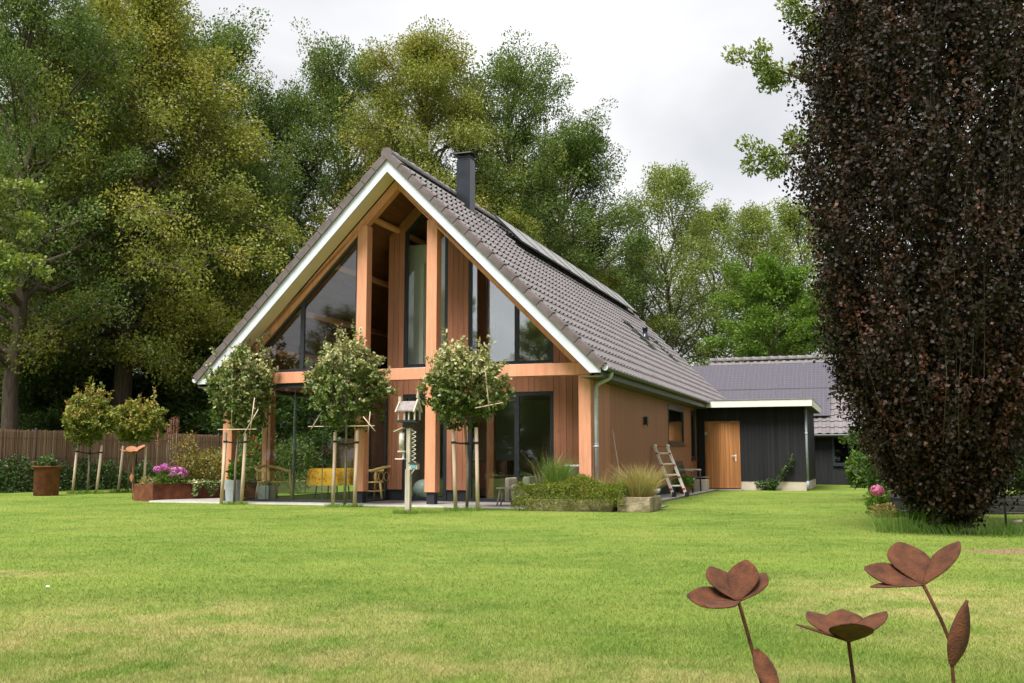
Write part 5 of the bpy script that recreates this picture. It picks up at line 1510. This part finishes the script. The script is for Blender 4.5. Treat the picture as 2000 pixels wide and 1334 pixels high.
# ---- standard trees with stakes in front of the house
def std_tree(u, v, uc, rx, z0, z1, seed, mat, label, name='standard_tree', shoots=430, tall_shoots=0, loc=None, leafL=.088, tint0=.40, var_top=.35, trunk_top=None, lean=0.0, group='small standard trees on stakes', ry=None, lw=.042, boxy=2.5):
    rg = np.random.default_rng(seed)
    base = hw(u, v) if loc is None else loc
    t = empty(name, base, -TH if loc is None else 0, label, 'tree', group)
    cx = uc - u if loc is None else uc
    zc, rz_ = (z0 + z1) / 2, (z1 - z0) / 2
    ry = ry or rx * .85
    wood = MB()
    wood.tube([(0, 0, -.02), (.01, 0, z0 * .5), (cx * .5, .0, z0), (cx, 0, zc + rz_ * .2)], [.032, .028, .024, .008], 7)
    C, O, B = [], [], []
    for i in range(shoots):
        d = rg.normal(size=3); d /= (np.abs(d) ** boxy).sum() ** (1 / boxy)
        r_ = rg.uniform(.2, 1.0) ** .4
        lump = 1 + .17 * math.sin(d[0] * 5 + seed) + .15 * math.sin(d[1] * 6 + d[2] * 5 + seed * 2) + (.22 if rg.random() < .06 else 0)
        p = np.array([cx + d[0] * rx * r_ * lump, d[1] * ry * r_ * lump, zc + d[2] * rz_ * r_ * lump])
        dd = d * np.array([.8, .8, .5]) + np.array([0, 0, .55]) + rg.normal(size=3) * .35
        C.append(p); O.append(dd / np.linalg.norm(dd)); B.append(.0)
        if i % 9 == 0:
            wood.tube([(cx * .8, 0, z0 + rg.uniform(0, .3) * rz_), tuple((p + np.array([cx, 0, z0])) / 2), tuple(p)], [.012, .008, .003], 4, False)
    for i in range(tall_shoots):
        x = cx + rg.uniform(-.75, .75) * rx; y = rg.uniform(-.5, .5) * ry; h = rg.uniform(.25, .85)
        z = zc + rz_ * .75 * math.sqrt(max(.05, 1 - ((x - cx) / rx) ** 2))
        sl = rg.normal(size=2) * .12
        wood.tube([(x, y, z - .2), (x + sl[0] * h, y + sl[1] * h, z + h)], [.006, .003], 4, False)
        for k in range(int(h / .055)):
            C.append(np.array([x + sl[0] * k * .055, y + sl[1] * k * .055, z + k * .055])); O.append(np.array([sl[0], sl[1], 1.0])); B.append(-1)
    C = np.array(C); O = unit(np.array(O)); B = np.array(B)
    per = np.where(B < 0, 3, 15)
    idx = np.repeat(np.arange(len(C)), per); m = len(idx)
    al = np.where(B[idx] < 0, rg.uniform(-.02, .02, m), rg.uniform(-.05, .10, m))
    P = C[idx] + O[idx] * al[:, None] + rg.normal(size=(m, 3)) * .022
    D = unit(O[idx] * .45 + rg.normal(size=(m, 3)) * .7)
    Nn = unit(O[idx] * .4 + np.array([0, 0, .4]) + rg.normal(size=(m, 3)) * .6)
    young = np.clip((al + .05) / .15, 0, 1)
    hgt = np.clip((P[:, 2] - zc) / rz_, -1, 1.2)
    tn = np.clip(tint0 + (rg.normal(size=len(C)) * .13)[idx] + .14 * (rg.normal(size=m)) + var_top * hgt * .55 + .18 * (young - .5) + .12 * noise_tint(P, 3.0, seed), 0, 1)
    L = leafL * rg.uniform(.7, 1.2, m)
    me = wood.mesh('trunk'); me.materials.append(barkpale); shared('trunk', me, t)
    shared('crown', leaf6_mesh('crown', P, D, Nn, L, L * (lw / .075), tn, mat, .12), t)
    return t
def stake(p0, p1, label, r=.038):
    a, b_ = Vector(p0), Vector(p1)
    t = empty('tree_stake', a, 0, label, 'stake', 'wooden stakes of the small trees')
    q = MB(); d = b_ - a
    q.tube([(0, 0, -.02), d * .5 + Vector((.004, 0, 0)), d, d + Vector((0, 0, .012))], [r, r * .98, r * .95, r * .7], 10); q.build('pole', stakem, t)
def tie(pa, pt_, pb, label):
    t = empty('tie_band', pt_, 0, label, 'band', 'rubber bands of the small trees')
    o = Vector(pt_)
    q = MB()
    for p in (pa, pb):
        p = Vector(p) - o
        q.tube([p + Vector((0, 0, .0)), p * .5 + Vector((0, 0, -.012)), (0, 0, 0)], .018, 6)
        q.tube([p + Vector((0, 0, -.02)), p + Vector((0, 0, .02))], .046, 10)
    q.tube([(0, 0, -.025), (0, 0, .025)], .042, 10)
    q.build('strap', rubber, t)
def bamboo(pts_list, label, loc):
    t = empty('bamboo_frame', loc, -TH, label, 'cane frame', 'cane frames in the small trees')
    for pts in pts_list:
        q = MB(); q.tube(pts, .009, 6); q.build('cane', stakem, t)
std_tree(-3.573, -.6, -3.43, .66, 1.70, 3.42, 101, G_var, 'variegated ball tree on stakes in front of the left house corner', shoots=520, tint0=.54, var_top=.40)
std_tree(-.777, -.7, -.76, .82, 1.74, 3.34, 102, G_var, 'variegated ball tree on stakes in the middle of the three by the house', shoots=640, tall_shoots=10, tint0=.52, var_top=.5)
std_tree(2.232, -1.3, 2.12, .76, 1.72, 3.02, 103, G_var, 'variegated ball tree with long upright shoots right of the bird table', shoots=560, tall_shoots=24, tint0=.50, var_top=.6)
stake(hw(-3.906, -.6, 0), hw(-3.847, -.6, 1.555), 'left stake of the ball tree at the left house corner')
stake(hw(-3.388, -.6, 0), hw(-3.326, -.6, 1.55), 'right stake of the ball tree at the left house corner')
stake(hw(-1.171, -.5, 0), hw(-1.145, -.5, 1.545), 'left stake of the middle ball tree')
stake(hw(-.438, -.9, 0), hw(-.398, -.9, 1.56), 'right stake of the middle ball tree')
stake(hw(1.996, -1.3, 0), hw(1.93, -1.3, 1.55), 'left stake of the ball tree right of the bird table')
stake(hw(2.455, -1.3, 0), hw(2.416, -1.3, 1.585), 'right stake of the ball tree right of the bird table')
tie(hw(-3.853, -.6, 1.37), hw(-3.565, -.6, 1.35), hw(-3.334, -.6, 1.36), 'black rubber band round the trunk at the left house corner')
tie(hw(-1.148, -.5, 1.36), hw(-.772, -.7, 1.29), hw(-.404, -.9, 1.33), 'black rubber band round the trunk of the middle ball tree')
tie(hw(1.938, -1.3, 1.31), hw(2.225, -1.3, 1.29), hw(2.422, -1.3, 1.30), 'black rubber band round the trunk right of the bird table')
bamboo([[(.05, -.35, 1.6), (.08, -.45, 3.05)], [(-.2, -.5, 1.62), (.75, -.45, 1.62)], [(.62, -.5, 1.52), (.66, -.42, 2.3)], [(.45, -.5, 1.48), (.75, -.4, 2.05)]], 'thin canes poking out of the left ball tree', hw(-3.5, -.6))
bamboo([[(-.8, -.4, 1.66), (.75, -.4, 1.66)], [(.62, -.42, 1.52), (.66, -.42, 1.95)], [(.5, -.42, 1.85), (.78, -.42, 1.55)], [(-.72, -.42, 1.6), (-.5, -.4, 1.95)]], 'thin canes poking out below the middle ball tree', hw(-.65, -.7))
bamboo([[(.4, -.4, 1.95), (.95, -.35, 2.05)], [(.7, -.42, 1.9), (.6, -.4, 2.75)]], 'thin canes in the ball tree right of the bird table', hw(2.15, -1.3))
# two bronze-green ones by the fence
std_tree(0, 0, -.08, .66, 1.42, 2.78, 104, G_warm, 'bronze tipped small tree with a pointed top before the fence', loc=(-12.1, 28.7, 0), shoots=600, tall_shoots=12, boxy=1.6, leafL=.11, tint0=.45, var_top=.3, lw=.032)
std_tree(0, 0, .22, .66, 1.48, 2.62, 105, G_warm, 'rounder bronze tipped small tree beside the pointed one', loc=(-11.45, 30.0, 0), shoots=600, tall_shoots=3, boxy=1.9, leafL=.11, tint0=.43, var_top=.3, lw=.032)
stake((-12.55, 28.75, 0), (-12.48, 28.75, 1.38), 'left stake of the pointed bronze tree')
stake((-11.85, 28.7, 0), (-11.76, 28.7, 1.36), 'right stake of the pointed bronze tree')
stake((-11.82, 30.2, 0), (-11.72, 30.2, 1.36), 'left stake of the rounder bronze tree')
stake((-11.02, 30.1, 0), (-11.00, 30.1, 1.36), 'right stake of the rounder bronze tree')
tie((-12.49, 28.75, 1.20), (-12.1, 28.7, 1.14), (-11.77, 28.7, 1.17), 'black rubber band of the pointed bronze tree')
t = empty('cane_trellis', (-12.65, 28.5, 0), 0, 'thin dark cane cross sticking out left of the pointed bronze tree', 'cane frame')
q = MB(); q.tube([(-.12, 0, 1.25), (.10, 0, 2.72)], .010, 5); q.build('cane', barkpale, t)
for z, x in ((2.62, .085), (2.40, .05)):
    q = MB(); q.tube([(x - .10, -.02, z), (x + .22, -.02, z)], .007, 5); q.build('cross_cane', barkpale, t)

# ---- grassy and leafy low plants
def leafball(name, loc, rx, ry, z0, z1, n, L, Wd, mat, seed, label, cat, group=None, tint0=.45, rz=0, kind=None, flatn=.6):
    rg = np.random.default_rng(seed)
    d = unit(rg.normal(size=(n, 3))); r_ = rg.uniform(.25, 1, n) ** .45
    lump = 1 + .16 * np.sin(d[:, 0] * 5 + seed) + .14 * np.sin(d[:, 1] * 6 + d[:, 2] * 4 + seed)
    P = d * (r_ * lump)[:, None] * np.array([rx, ry, (z1 - z0) / 2]) + np.array([0, 0, (z0 + z1) / 2])
    P[:, 2] = np.maximum(P[:, 2], .01)
    D = unit(d * .6 + np.array([0, 0, .3]) + rg.normal(size=(n, 3)) * .7); Nn = unit(np.array([0, 0, flatn]) + d * .3 + rg.normal(size=(n, 3)) * .7)
    tn = np.clip(tint0 + rg.normal(size=n) * .2 + .12 * noise_tint(P, 4, seed), 0, 1)
    Ls = L * rg.uniform(.7, 1.25, n)
    me = leaf_mesh(name, P, D, Nn, Ls, Ls * Wd / L, tn, mat, .2)
    t = empty(name, loc, rz, label, cat, group)
    shared('foliage', me, t)
    q = MB()
    for k in range(7):
        a = rg.uniform(0, 6.28); e = rg.uniform(.3, .8)
        q.tube([(0, 0, max(0, z0 - .02)), (rx * .4 * e * math.cos(a), ry * .4 * e * math.sin(a), (z0 + z1) / 2), (rx * e * math.cos(a), ry * e * math.sin(a), z0 + (z1 - z0) * .8)], [.008, .006, .002], 4, False)
    q.build('stem', barkpale, t)
    return t
def tuft(name, loc, n, rad, H, spread, mat, seed, label, cat='grass', group=None, wd=.007, tint0=.45, sx=1.0, sy=1.0, rz=0):
    rg = np.random.default_rng(seed)
    a = rg.uniform(0, 6.283, n); r_ = rad * np.sqrt(rg.uniform(0, 1, n))
    P = np.stack([r_ * np.cos(a) * sx, r_ * np.sin(a) * sy, np.zeros(n)], 1)
    ln = np.stack([np.cos(a), np.sin(a)], 1) * (r_ / max(rad, 1e-6) * spread * rg.uniform(.5, 1.3, n))[:, None] + rg.normal(size=(n, 2)) * spread * .35
    h = H * rg.uniform(.55, 1.08, n)
    me = blade_mesh(name, P, h, ln, wd, mat, np.clip(tint0 + rg.normal(size=n) * .25, 0, 1))
    t = empty(name, loc, rz, label, cat, group)
    shared('blades', me, t)
    return t
# cushion plants in and over the long trough, in the house frame
def cushion():
    rg = np.random.default_rng(301)
    n = 20000
    u = rg.uniform(-1.02, 1.02, n); v = rg.uniform(-1, 1, n)
    prof = .42 + .08 * np.sin(u * 4 + 1) + .04 * np.sin(u * 9)
    hgt = prof * np.sqrt(np.clip(1 - v ** 2, 0, 1)) + .05
    top = rg.random(n) < .6
    x = u * 1.08 + rg.normal(size=n) * .02; y = v * .42
    z = np.where(top, hgt + rg.normal(size=n) * .02 + .06, hgt * rg.uniform(.25, 1, n))
    # the front hangs low at the left, higher at the right where the stone shows
    zmin = np.clip(.01 + (u + .2) * .13, .01, .14)
    front = (y < -.30)
    z = np.where(front, zmin + rg.uniform(0, 1, n) * (hgt + .1), np.maximum(z, .10))
    P = np.stack([x, y - np.where(front, .06, 0), z], 1)
    D = unit(np.stack([rg.normal(size=n) * .5, rg.normal(size=n) * .5 - .25, rg.normal(size=n) * .4 + .35], 1))
    Nn = unit(rg.normal(size=(n, 3)) * .6 + np.array([0, -.3, .6]))
    tn = np.clip(.48 + rg.normal(size=n) * .2 + .15 * noise_tint(P, 5, 3), 0, 1)
    t = hthing('cushion_plant', 4.15, -.62, 'broad green cushion of low foliage spilling over the long stone trough', 'plant')
    shared('foliage', leaf_mesh('foliage', P, D, Nn, .045 * rg.uniform(.7, 1.3, n), .016, tn, G_hedge, .15), t)
cushion()
tuft('ornamental_grass', hw(3.78, -.42, .26), 800, .18, .80, .30, G_grass, 302, 'tall fresh green ornamental grass above the cushion plants')
tuft('ornamental_grass', hw(3.6, -.45, .26), 60, .15, 1.05, .6, G_dry, 303, 'few pale arching stalks left of the tall green grass', wd=.006)
tuft('ornamental_grass', hw(4.45, -.5, .24), 220, .35, .55, .22, G_dry, 304, 'sparse reddish dry grass between the green tuft and the downpipe', sx=1.5)
tuft('ornamental_grass', hw(5.40, -.28, .20), 1000, .30, .72, .50, G_dry, 305, 'dense straw coloured ornamental grass in the pale stone trough', tint0=.42, sx=.75, sy=1.5, rz=-TH)
tuft('ornamental_grass', hw(5.36, -.3, .20), 500, .26, .55, .40, G_grass, 306, 'green blades mixed low in the straw coloured grass', tint0=.6, sx=.75, sy=1.5, rz=-TH)
leafball('potted_plant', hw(4.78, 8.15, .22), .26, .26, .0, .30, 500, .09, .04, G_light, 307, 'bright green plant in the terracotta pot under the bench', 'plant')
leafball('climbing_plant', hw(6.55, 12.93, 0), .32, .14, .0, .34, 700, .07, .05, G_ivy, 308, 'small dark climber at the foot of the shed wall', 'plant', rz=-TH)
def climber():
    rg = np.random.default_rng(309); t = hthing('climbing_plant', 6.75, 13.0, 'thin climbing shoots going up the black shed wall', 'plant')
    q = MB(); pts = [(0, 0, .05), (.15, -.02, .35), (.28, -.02, .62), (.45, -.03, .80), (.56, -.03, 1.15)]; q.tube(pts, .007, 5); q.build('stem', barkpale, t)
    C = np.array([Vector(pts[i]).lerp(Vector(pts[i + 1]), s_)[:] for i in range(4) for s_ in np.linspace(0, 1, 7)])
    C = C[rg.random(len(C)) > .25]
    shared('foliage', clump_leaves('foliage', C, np.tile([[0, -.6, .5]], (len(C), 1)), 14, .055, .06, .045, G_ivy, 310, 1, .55, .25, .15), t)
climber()
leafball('garden_shrub', (xat(1680, 34.5), 34.5, 0), .52, .52, .02, 1.15, 2200, .12, .07, G_light, 311, 'leafy fresh green shrub in front of the barn wall', 'shrub', tint0=.35)
# border beside the beech: flowering plant in a tub
t = empty('wooden_tub', (6.9, 17.5, 0), 0, 'dark wooden tub behind the foot of the copper beech', 'tub')
q = MB(); q.lathe([(.001, 0), (.27, 0), (.33, .42), (.31, .42), (.29, .36), (.001, .35)], 22); q.build('shell', greywood, t)
for z in (.08, .30):
    q = MB(); q.lathe([(.285 + z * .14, z), (.292 + z * .14, z), (.296 + z * .14, z + .035), (.289 + z * .14, z + .035)], 22); q.build('hoop', anthra, t)
leafball('border_plant', (6.62, 18.1, 0), .26, .26, .02, .40, 700, .085, .04, G_light, 312, 'fresh green border plant left of the wooden tub', 'plant')
def blossom_head(name, loc, r, n, mat, seed, label, cat='flower', group=None, stem=.3, squash=.8, L=.03, parent=None):
    rg = np.random.default_rng(seed); d = unit(rg.normal(size=(n, 3)))
    P = d * np.array([r, r, r * squash]) * rg.uniform(.7, 1, (n, 1))
    me = leaf_mesh('petals', P + np.array([0, 0, stem]), unit(np.cross(d, rg.normal(size=(n, 3)))), d, L, L * .9, rg.uniform(0, 1, n), mat, .1)
    q = MB(); q.tube([(0, 0, 0), (0, 0, stem)], .006, 5)
    if parent is not None:                       # a flower head that belongs to a plant
        off = Matrix.Rotation(-parent.rotation_euler.z, 3, 'Z') @ (Vector(loc) - parent.location)
        b = shared(name, me, parent, off)
        q.build('flower_stem', MATS['green_blades'], b)
        return b
    t = empty(name, loc, 0, label, cat, group)
    q.build('stem', MATS['green_blades'], t)
    shared('petals', me, t)
blossom_head('hydrangea', (6.42, 17.7, .08), .12, 220, G_rose, 313, 'round pink flower head left of the copper beech foot', stem=.36, L=.05)
leafball('border_plant', (6.38, 17.3, 0), .22, .20, .0, .22, 420, .05, .03, G_dry, 314, 'withered straw coloured plant below the pink flower', 'plant')
tuft('tall_grass', (5.35, 13.75, 0), 300, .42, .40, .26, G_grass, 315, 'tall wild grass on the left of the beech foot', 'grass', sx=1.0)
tuft('tall_grass', (6.25, 13.2, 0), 300, .60, .20, .2, G_grass, 316, 'wild grass in front of the beech foot', 'grass', sx=1.6, sy=.5)
tuft('tall_grass', (7.6, 13.4, 0), 420, .85, .18, .2, G_grass, 317, 'unmown grass right of the beech foot', 'grass', sx=1.3, sy=.9)
leafball('ivy_patch', (5.75, 13.75, 0), .38, .3, .0, .34, 420, .09, .07, G_ivy, 318, 'broad ivy leaves round the beech foot', 'plant')
# cords and sleepers at the right edge
t = empty('cord_fence', (6.9, 14.6, 0), 0, 'two pale cords strung between low posts right of the beech', 'fence')
for x in (.25, 2.4):
    q = MB(); q.tube([(x, x * .1, 0), (x, x * .1, .45)], .016, 7); q.build('post', greywood, t)
for z in (.22, .40):
    q = MB(); q.tube([(.25, .025, z), (1.3, .13, z - .02), (2.4, .24, z)], .005, 5); q.build('cord', rope, t)
t = empty('timber_sleeper', (9.6, 18.3, 0), .08, 'grey timber sleeper lying at the right edge behind the cords', 'sleeper')
for z in (0.0, .16):
    q = MB(); q.box(-1.4, -.1, z + .002, 1.6, .1 - z * .2, z + .155); bevel(q.build('beam', greywood, t), .01)
q = MB(); q.tube([(0, 0, .02), (.16, .05, .03)], .022, 7); tag(q.build('bark_piece', stakem, None, (6.95, 14.05, .1)), 'pale strip of bark lying in the grass right of the beech', 'bark')
for k, (x, y, s_) in enumerate(((11.5, 20, .8), (13.2, 22, 1.1), (10.2, 23.5, .9), (12, 26, 1.2))):
    tree('shrub', (x, y, 0), s_, k * 1.1, 'dark_shrub', 'dark shrub behind the copper beech at the right edge', 'shrub', 'shrubs behind the copper beech')

# ivy and low shrubs along the fence
def fence_ivy(a, b_, n, h, seed, label):
    rg = np.random.default_rng(seed)
    s_ = rg.uniform(0, 1, n); A_, B_ = np.array(a), np.array(b_)
    P = A_[None, :] * (1 - s_)[:, None] + B_[None, :] * s_[:, None]
    L = np.linalg.norm(B_ - A_)
    top = h * (.62 + .3 * np.sin(s_ * L * 2.1 + seed) * np.sin(s_ * L * .9 + 1) + .15 * np.sin(s_ * L * 5))
    P[:, 2] = np.abs(rg.uniform(0, 1, n) ** 1.1) * np.maximum(top, .2)
    nrm = np.array([B_[1] - A_[1], -(B_[0] - A_[0]), 0]) / L
    P += nrm * (rg.uniform(0, .55, n) * (1 - P[:, 2] / (h * 1.5)) + .06)[:, None]
    D = unit(nrm * .4 + rg.normal(size=(n, 3)) * .6); Nn = unit(nrm * .6 + np.array([0, 0, .5]) + rg.normal(size=(n, 3)) * .5)
    o = bpy.data.objects.new('ivy', leaf_mesh('ivy', P, D, Nn, .085 * rg.uniform(.7, 1.3, n), .06, np.clip(.45 + rg.normal(size=n) * .22, 0, 1), G_ivy, .15))
    link(o); tag(o, label, 'ivy')
q0 = A1 - fdir * 7.0; q1 = A2 + fdir * 1.0; qm = q0.lerp(q1, .52)
fence_ivy(tuple(q0), tuple(qm), 9000, 1.25, 401, 'dark ivy mass at the foot of the left half of the fence')
fence_ivy(tuple(qm), tuple(q1), 8000, 1.15, 402, 'ivy mass at the foot of the fence behind the corten planter')
leafball('drum_plant', (-12.59, 27.2, .70), .24, .24, .0, .34, 260, .10, .06, G_ivy, 440, 'few green leaves growing out of the corten drum', 'plant')
# planting of the corten trough
phlox = leafball('phlox', plw(.55, .35, .30), .34, .30, .0, .42, 700, .09, .035, G_light, 411, 'violet pink phlox in full bloom at the left end of the planter', 'plant')
for k, (a, b_, z) in enumerate(((.25, .30, .36), (.42, .28, .42), (.55, .38, .32), (.70, .30, .34), (.85, .34, .33), (.98, .38, .27), (.60, .22, .24), (.80, .22, .22))):
    blossom_head('flower_head', plw(a, b_, .38), .105, 110, G_pink, 420 + k, None, stem=z, L=.045, parent=phlox)
leafball('lavender', plw(.22, .6, .30), .25, .28, .0, .25, 500, .06, .012, G_dry, 412, 'greyish green low plant at the left end of the planter', 'plant', tint0=.3)
leafball('bronze_shrub', plw(1.55, .5, .30), .55, .55, .0, .95, 2600, .07, .035, G_gold, 413, 'tall golden bronze bushy plant in the middle of the planter', 'plant')
leafball('bronze_shrub', plw(1.2, .75, .30), .32, .30, .3, 1.35, 700, .06, .03, G_gold, 414, 'taller thin bronze plant at the back of the planter', 'plant', tint0=.7)
def plumes():
    rg = np.random.default_rng(415); t = empty('astilbe', plw(.75, .80, .30), 0, 'russet feathery plumes rising above the fence behind the planter', 'plant')
    C, O = [], []
    q = MB()
    for k in range(7):
        x, y, h = rg.uniform(-.4, .35), rg.uniform(-.2, .2), rg.uniform(1.15, 1.72)
        q.tube([(x, y, 0), (x, y, h)], .006, 4)
        for s_ in np.linspace(0, 1, 12): C.append((x, y, h - .35 + .35 * s_)); O.append((0, 0, 1))
    q.build('stem', barkpale, t)
    shared('plume', clump_leaves('plume', np.array(C), np.array(O, float), 10, .030, .05, .016, G_red, 416, 1, .5, .25, .1, rand=.7), t)
plumes()
def trailing():
    rg = np.random.default_rng(417); t = empty('trailing_ivy', plw(1.35, 0, .40), prz, 'pale variegated ivy trailing down the front of the corten planter', 'plant')
    n = 900
    x = rg.uniform(-.38, .38, n); dn = rg.uniform(0, 1, n) ** 1.2 * (.34 * (.6 + .4 * np.sin(x * 14)))
    P = np.stack([x, -.05 - rg.uniform(0, .06, n), .05 - dn], 1)
    P2 = np.stack([rg.uniform(-.42, .42, 300), rg.uniform(-.03, .3, 300), rg.uniform(.0, .1, 300)], 1); P = np.concatenate([P, P2]); n = len(P)
    D = unit(np.stack([rg.normal(size=n) * .5, -.4 + rg.normal(size=n) * .3, -.6 + rg.normal(size=n) * .4], 1)); Nn = unit(np.array([0, -.8, .4]) + rg.normal(size=(n, 3)) * .4)
    shared('foliage', leaf_mesh('foliage', P, D, Nn, .055, .045, np.clip(.5 + rg.normal(size=n) * .25, 0, 1), G_var, .1), t)
trailing()
leafball('tall_herb', plw(2.3, .5, .30), .42, .42, .0, .95, 1500, .08, .03, G_mid, 418, 'tall loose green herb at the right end of the planter', 'plant')
blossom_head('marigold', plw(2.4, .3, .38), .05, 60, G_yel, 419, 'single yellow flower at the right end of the planter', stem=.55, L=.04)
blossom_head('marigold', plw(1.15, .10, .36), .035, 40, G_yel, 430, 'small orange yellow flower near the planter rim', stem=.08, L=.03)
leafball('pot_plant', hw(-3.88, -.16, .48), .16, .16, .02, .42, 420, .09, .05, G_light, 431, 'bright green plant in the tall zinc pot', 'plant')
leafball('pot_plant', hw(-3.55, .62, .36), .12, .12, .0, .10, 120, .06, .05, G_dry, 432, 'pale pebbly topping of the zinc pot behind glass', 'plant')
# garden beyond the terrace room's side glass
rosebush = leafball('rose_bush', hw(-5.6, 3.2, 0), .7, .7, .1, 1.7, 2600, .08, .05, G_mid, 433, 'green rose bush with small red roses outside the left terrace glass', 'shrub')
leafball('rose_bush', hw(-6.1, 5.8, 0), .9, .9, .1, 1.6, 3000, .08, .05, G_dark, 434, 'darker rose bush farther back outside the terrace glass', 'shrub')
rg = np.random.default_rng(435)
for k in range(9):
    blossom_head('rose', hw(-5.35 + rg.uniform(-.35, .35), 2.75 + rg.uniform(-.3, .3), 1.0 + rg.uniform(0, .5)), .045, 40, MATS['red_petals'] if 'red_petals' in MATS else leafmat('red_petals', [(.0, (.28, .01, .01)), (1, (.45, .03, .02))], .2), 436 + k, None, stem=.10, L=.035, parent=rosebush)
q = MB(); q.box(-.12, -2.2, 0, .12, 2.2, .32); o = q.build('garden_kerb', kerbm, None, hw(-6.9, 6.4), -TH - .25); tag(o, 'low cream garden wall seen through the terrace glass', 'wall')

# ---- lawn blades
def lawn_blades():
    rg = np.random.default_rng(500)
    nb = 430000
    y = 1 / rg.uniform(1 / 29.0, 1 / 4.5, nb)
    P = np.stack([rg.uniform(-1, 1, nb) * (y * .53 + .4), y, np.zeros(nb)], 1)
    # keep clear of the house and terrace
    u = (P[:, 0] - HX) * CT - (P[:, 1] - HY) * ST; v = (P[:, 0] - HX) * ST + (P[:, 1] - HY) * CT
    keep = ~((v > -.42) & (u > -6.1) & (u < 5.1))
    P = P[keep]; n = len(P)
    dist = P[:, 1]
    h = rg.uniform(.008, .022, n) * np.interp(dist, [4.6, 6.5, 9], [1.25, 1.1, 1.0])
    w = .0036 * (dist / 6) ** .75 * rg.uniform(.7, 1.3, n)
    az = rg.uniform(0, 6.283, n)
    s = np.stack([np.cos(az), np.sin(az), np.zeros(n)], 1) * w[:, None]
    tip = P + np.stack([rg.normal(size=n) * .012, rg.normal(size=n) * .012, h], 1)
    vtx = np.stack([P - s * .5, P + s * .5, tip], 1).reshape(-1, 3)
    o = bpy.data.objects.new('lawn_grass', np_mesh('lawn_grass', vtx, 3, lawn_blade, rg.uniform(0, 1, n)))
    link(o); tag(o, 'short mown grass blades covering the lawn', 'grass', kind='stuff')
lawn_blades()
# rough tufts at the feet of stakes and posts
for k, (u, v, r_, n, lab) in enumerate(((1.60, -2.68, .26, 420, 'bright grass tuft at the foot of the bird table post'), (-3.5, -.68, .30, 320, 'grass tuft at the foot of the left ball tree'), (-.7, -.85, .40, 420, 'grass tuft at the foot of the middle ball tree'),
                                  (2.2, -1.4, .38, 380, 'grass tuft at the foot of the ball tree right of the bird table'))):
    tuft('grass_tuft', hw(u, v), n, r_, .09, .05, G_grass, 600 + k, lab, 'grass', wd=.008, tint0=.9, sy=.6)
for k, (x, y) in enumerate(((-12.15, 28.6), (-11.45, 29.9))):
    tuft('grass_tuft', (x, y, 0), 300, .5, .12, .06, G_grass, 620 + k, ['grass tuft under the pointed bronze tree', 'grass tuft under the rounder bronze tree'][k], 'grass', wd=.012)
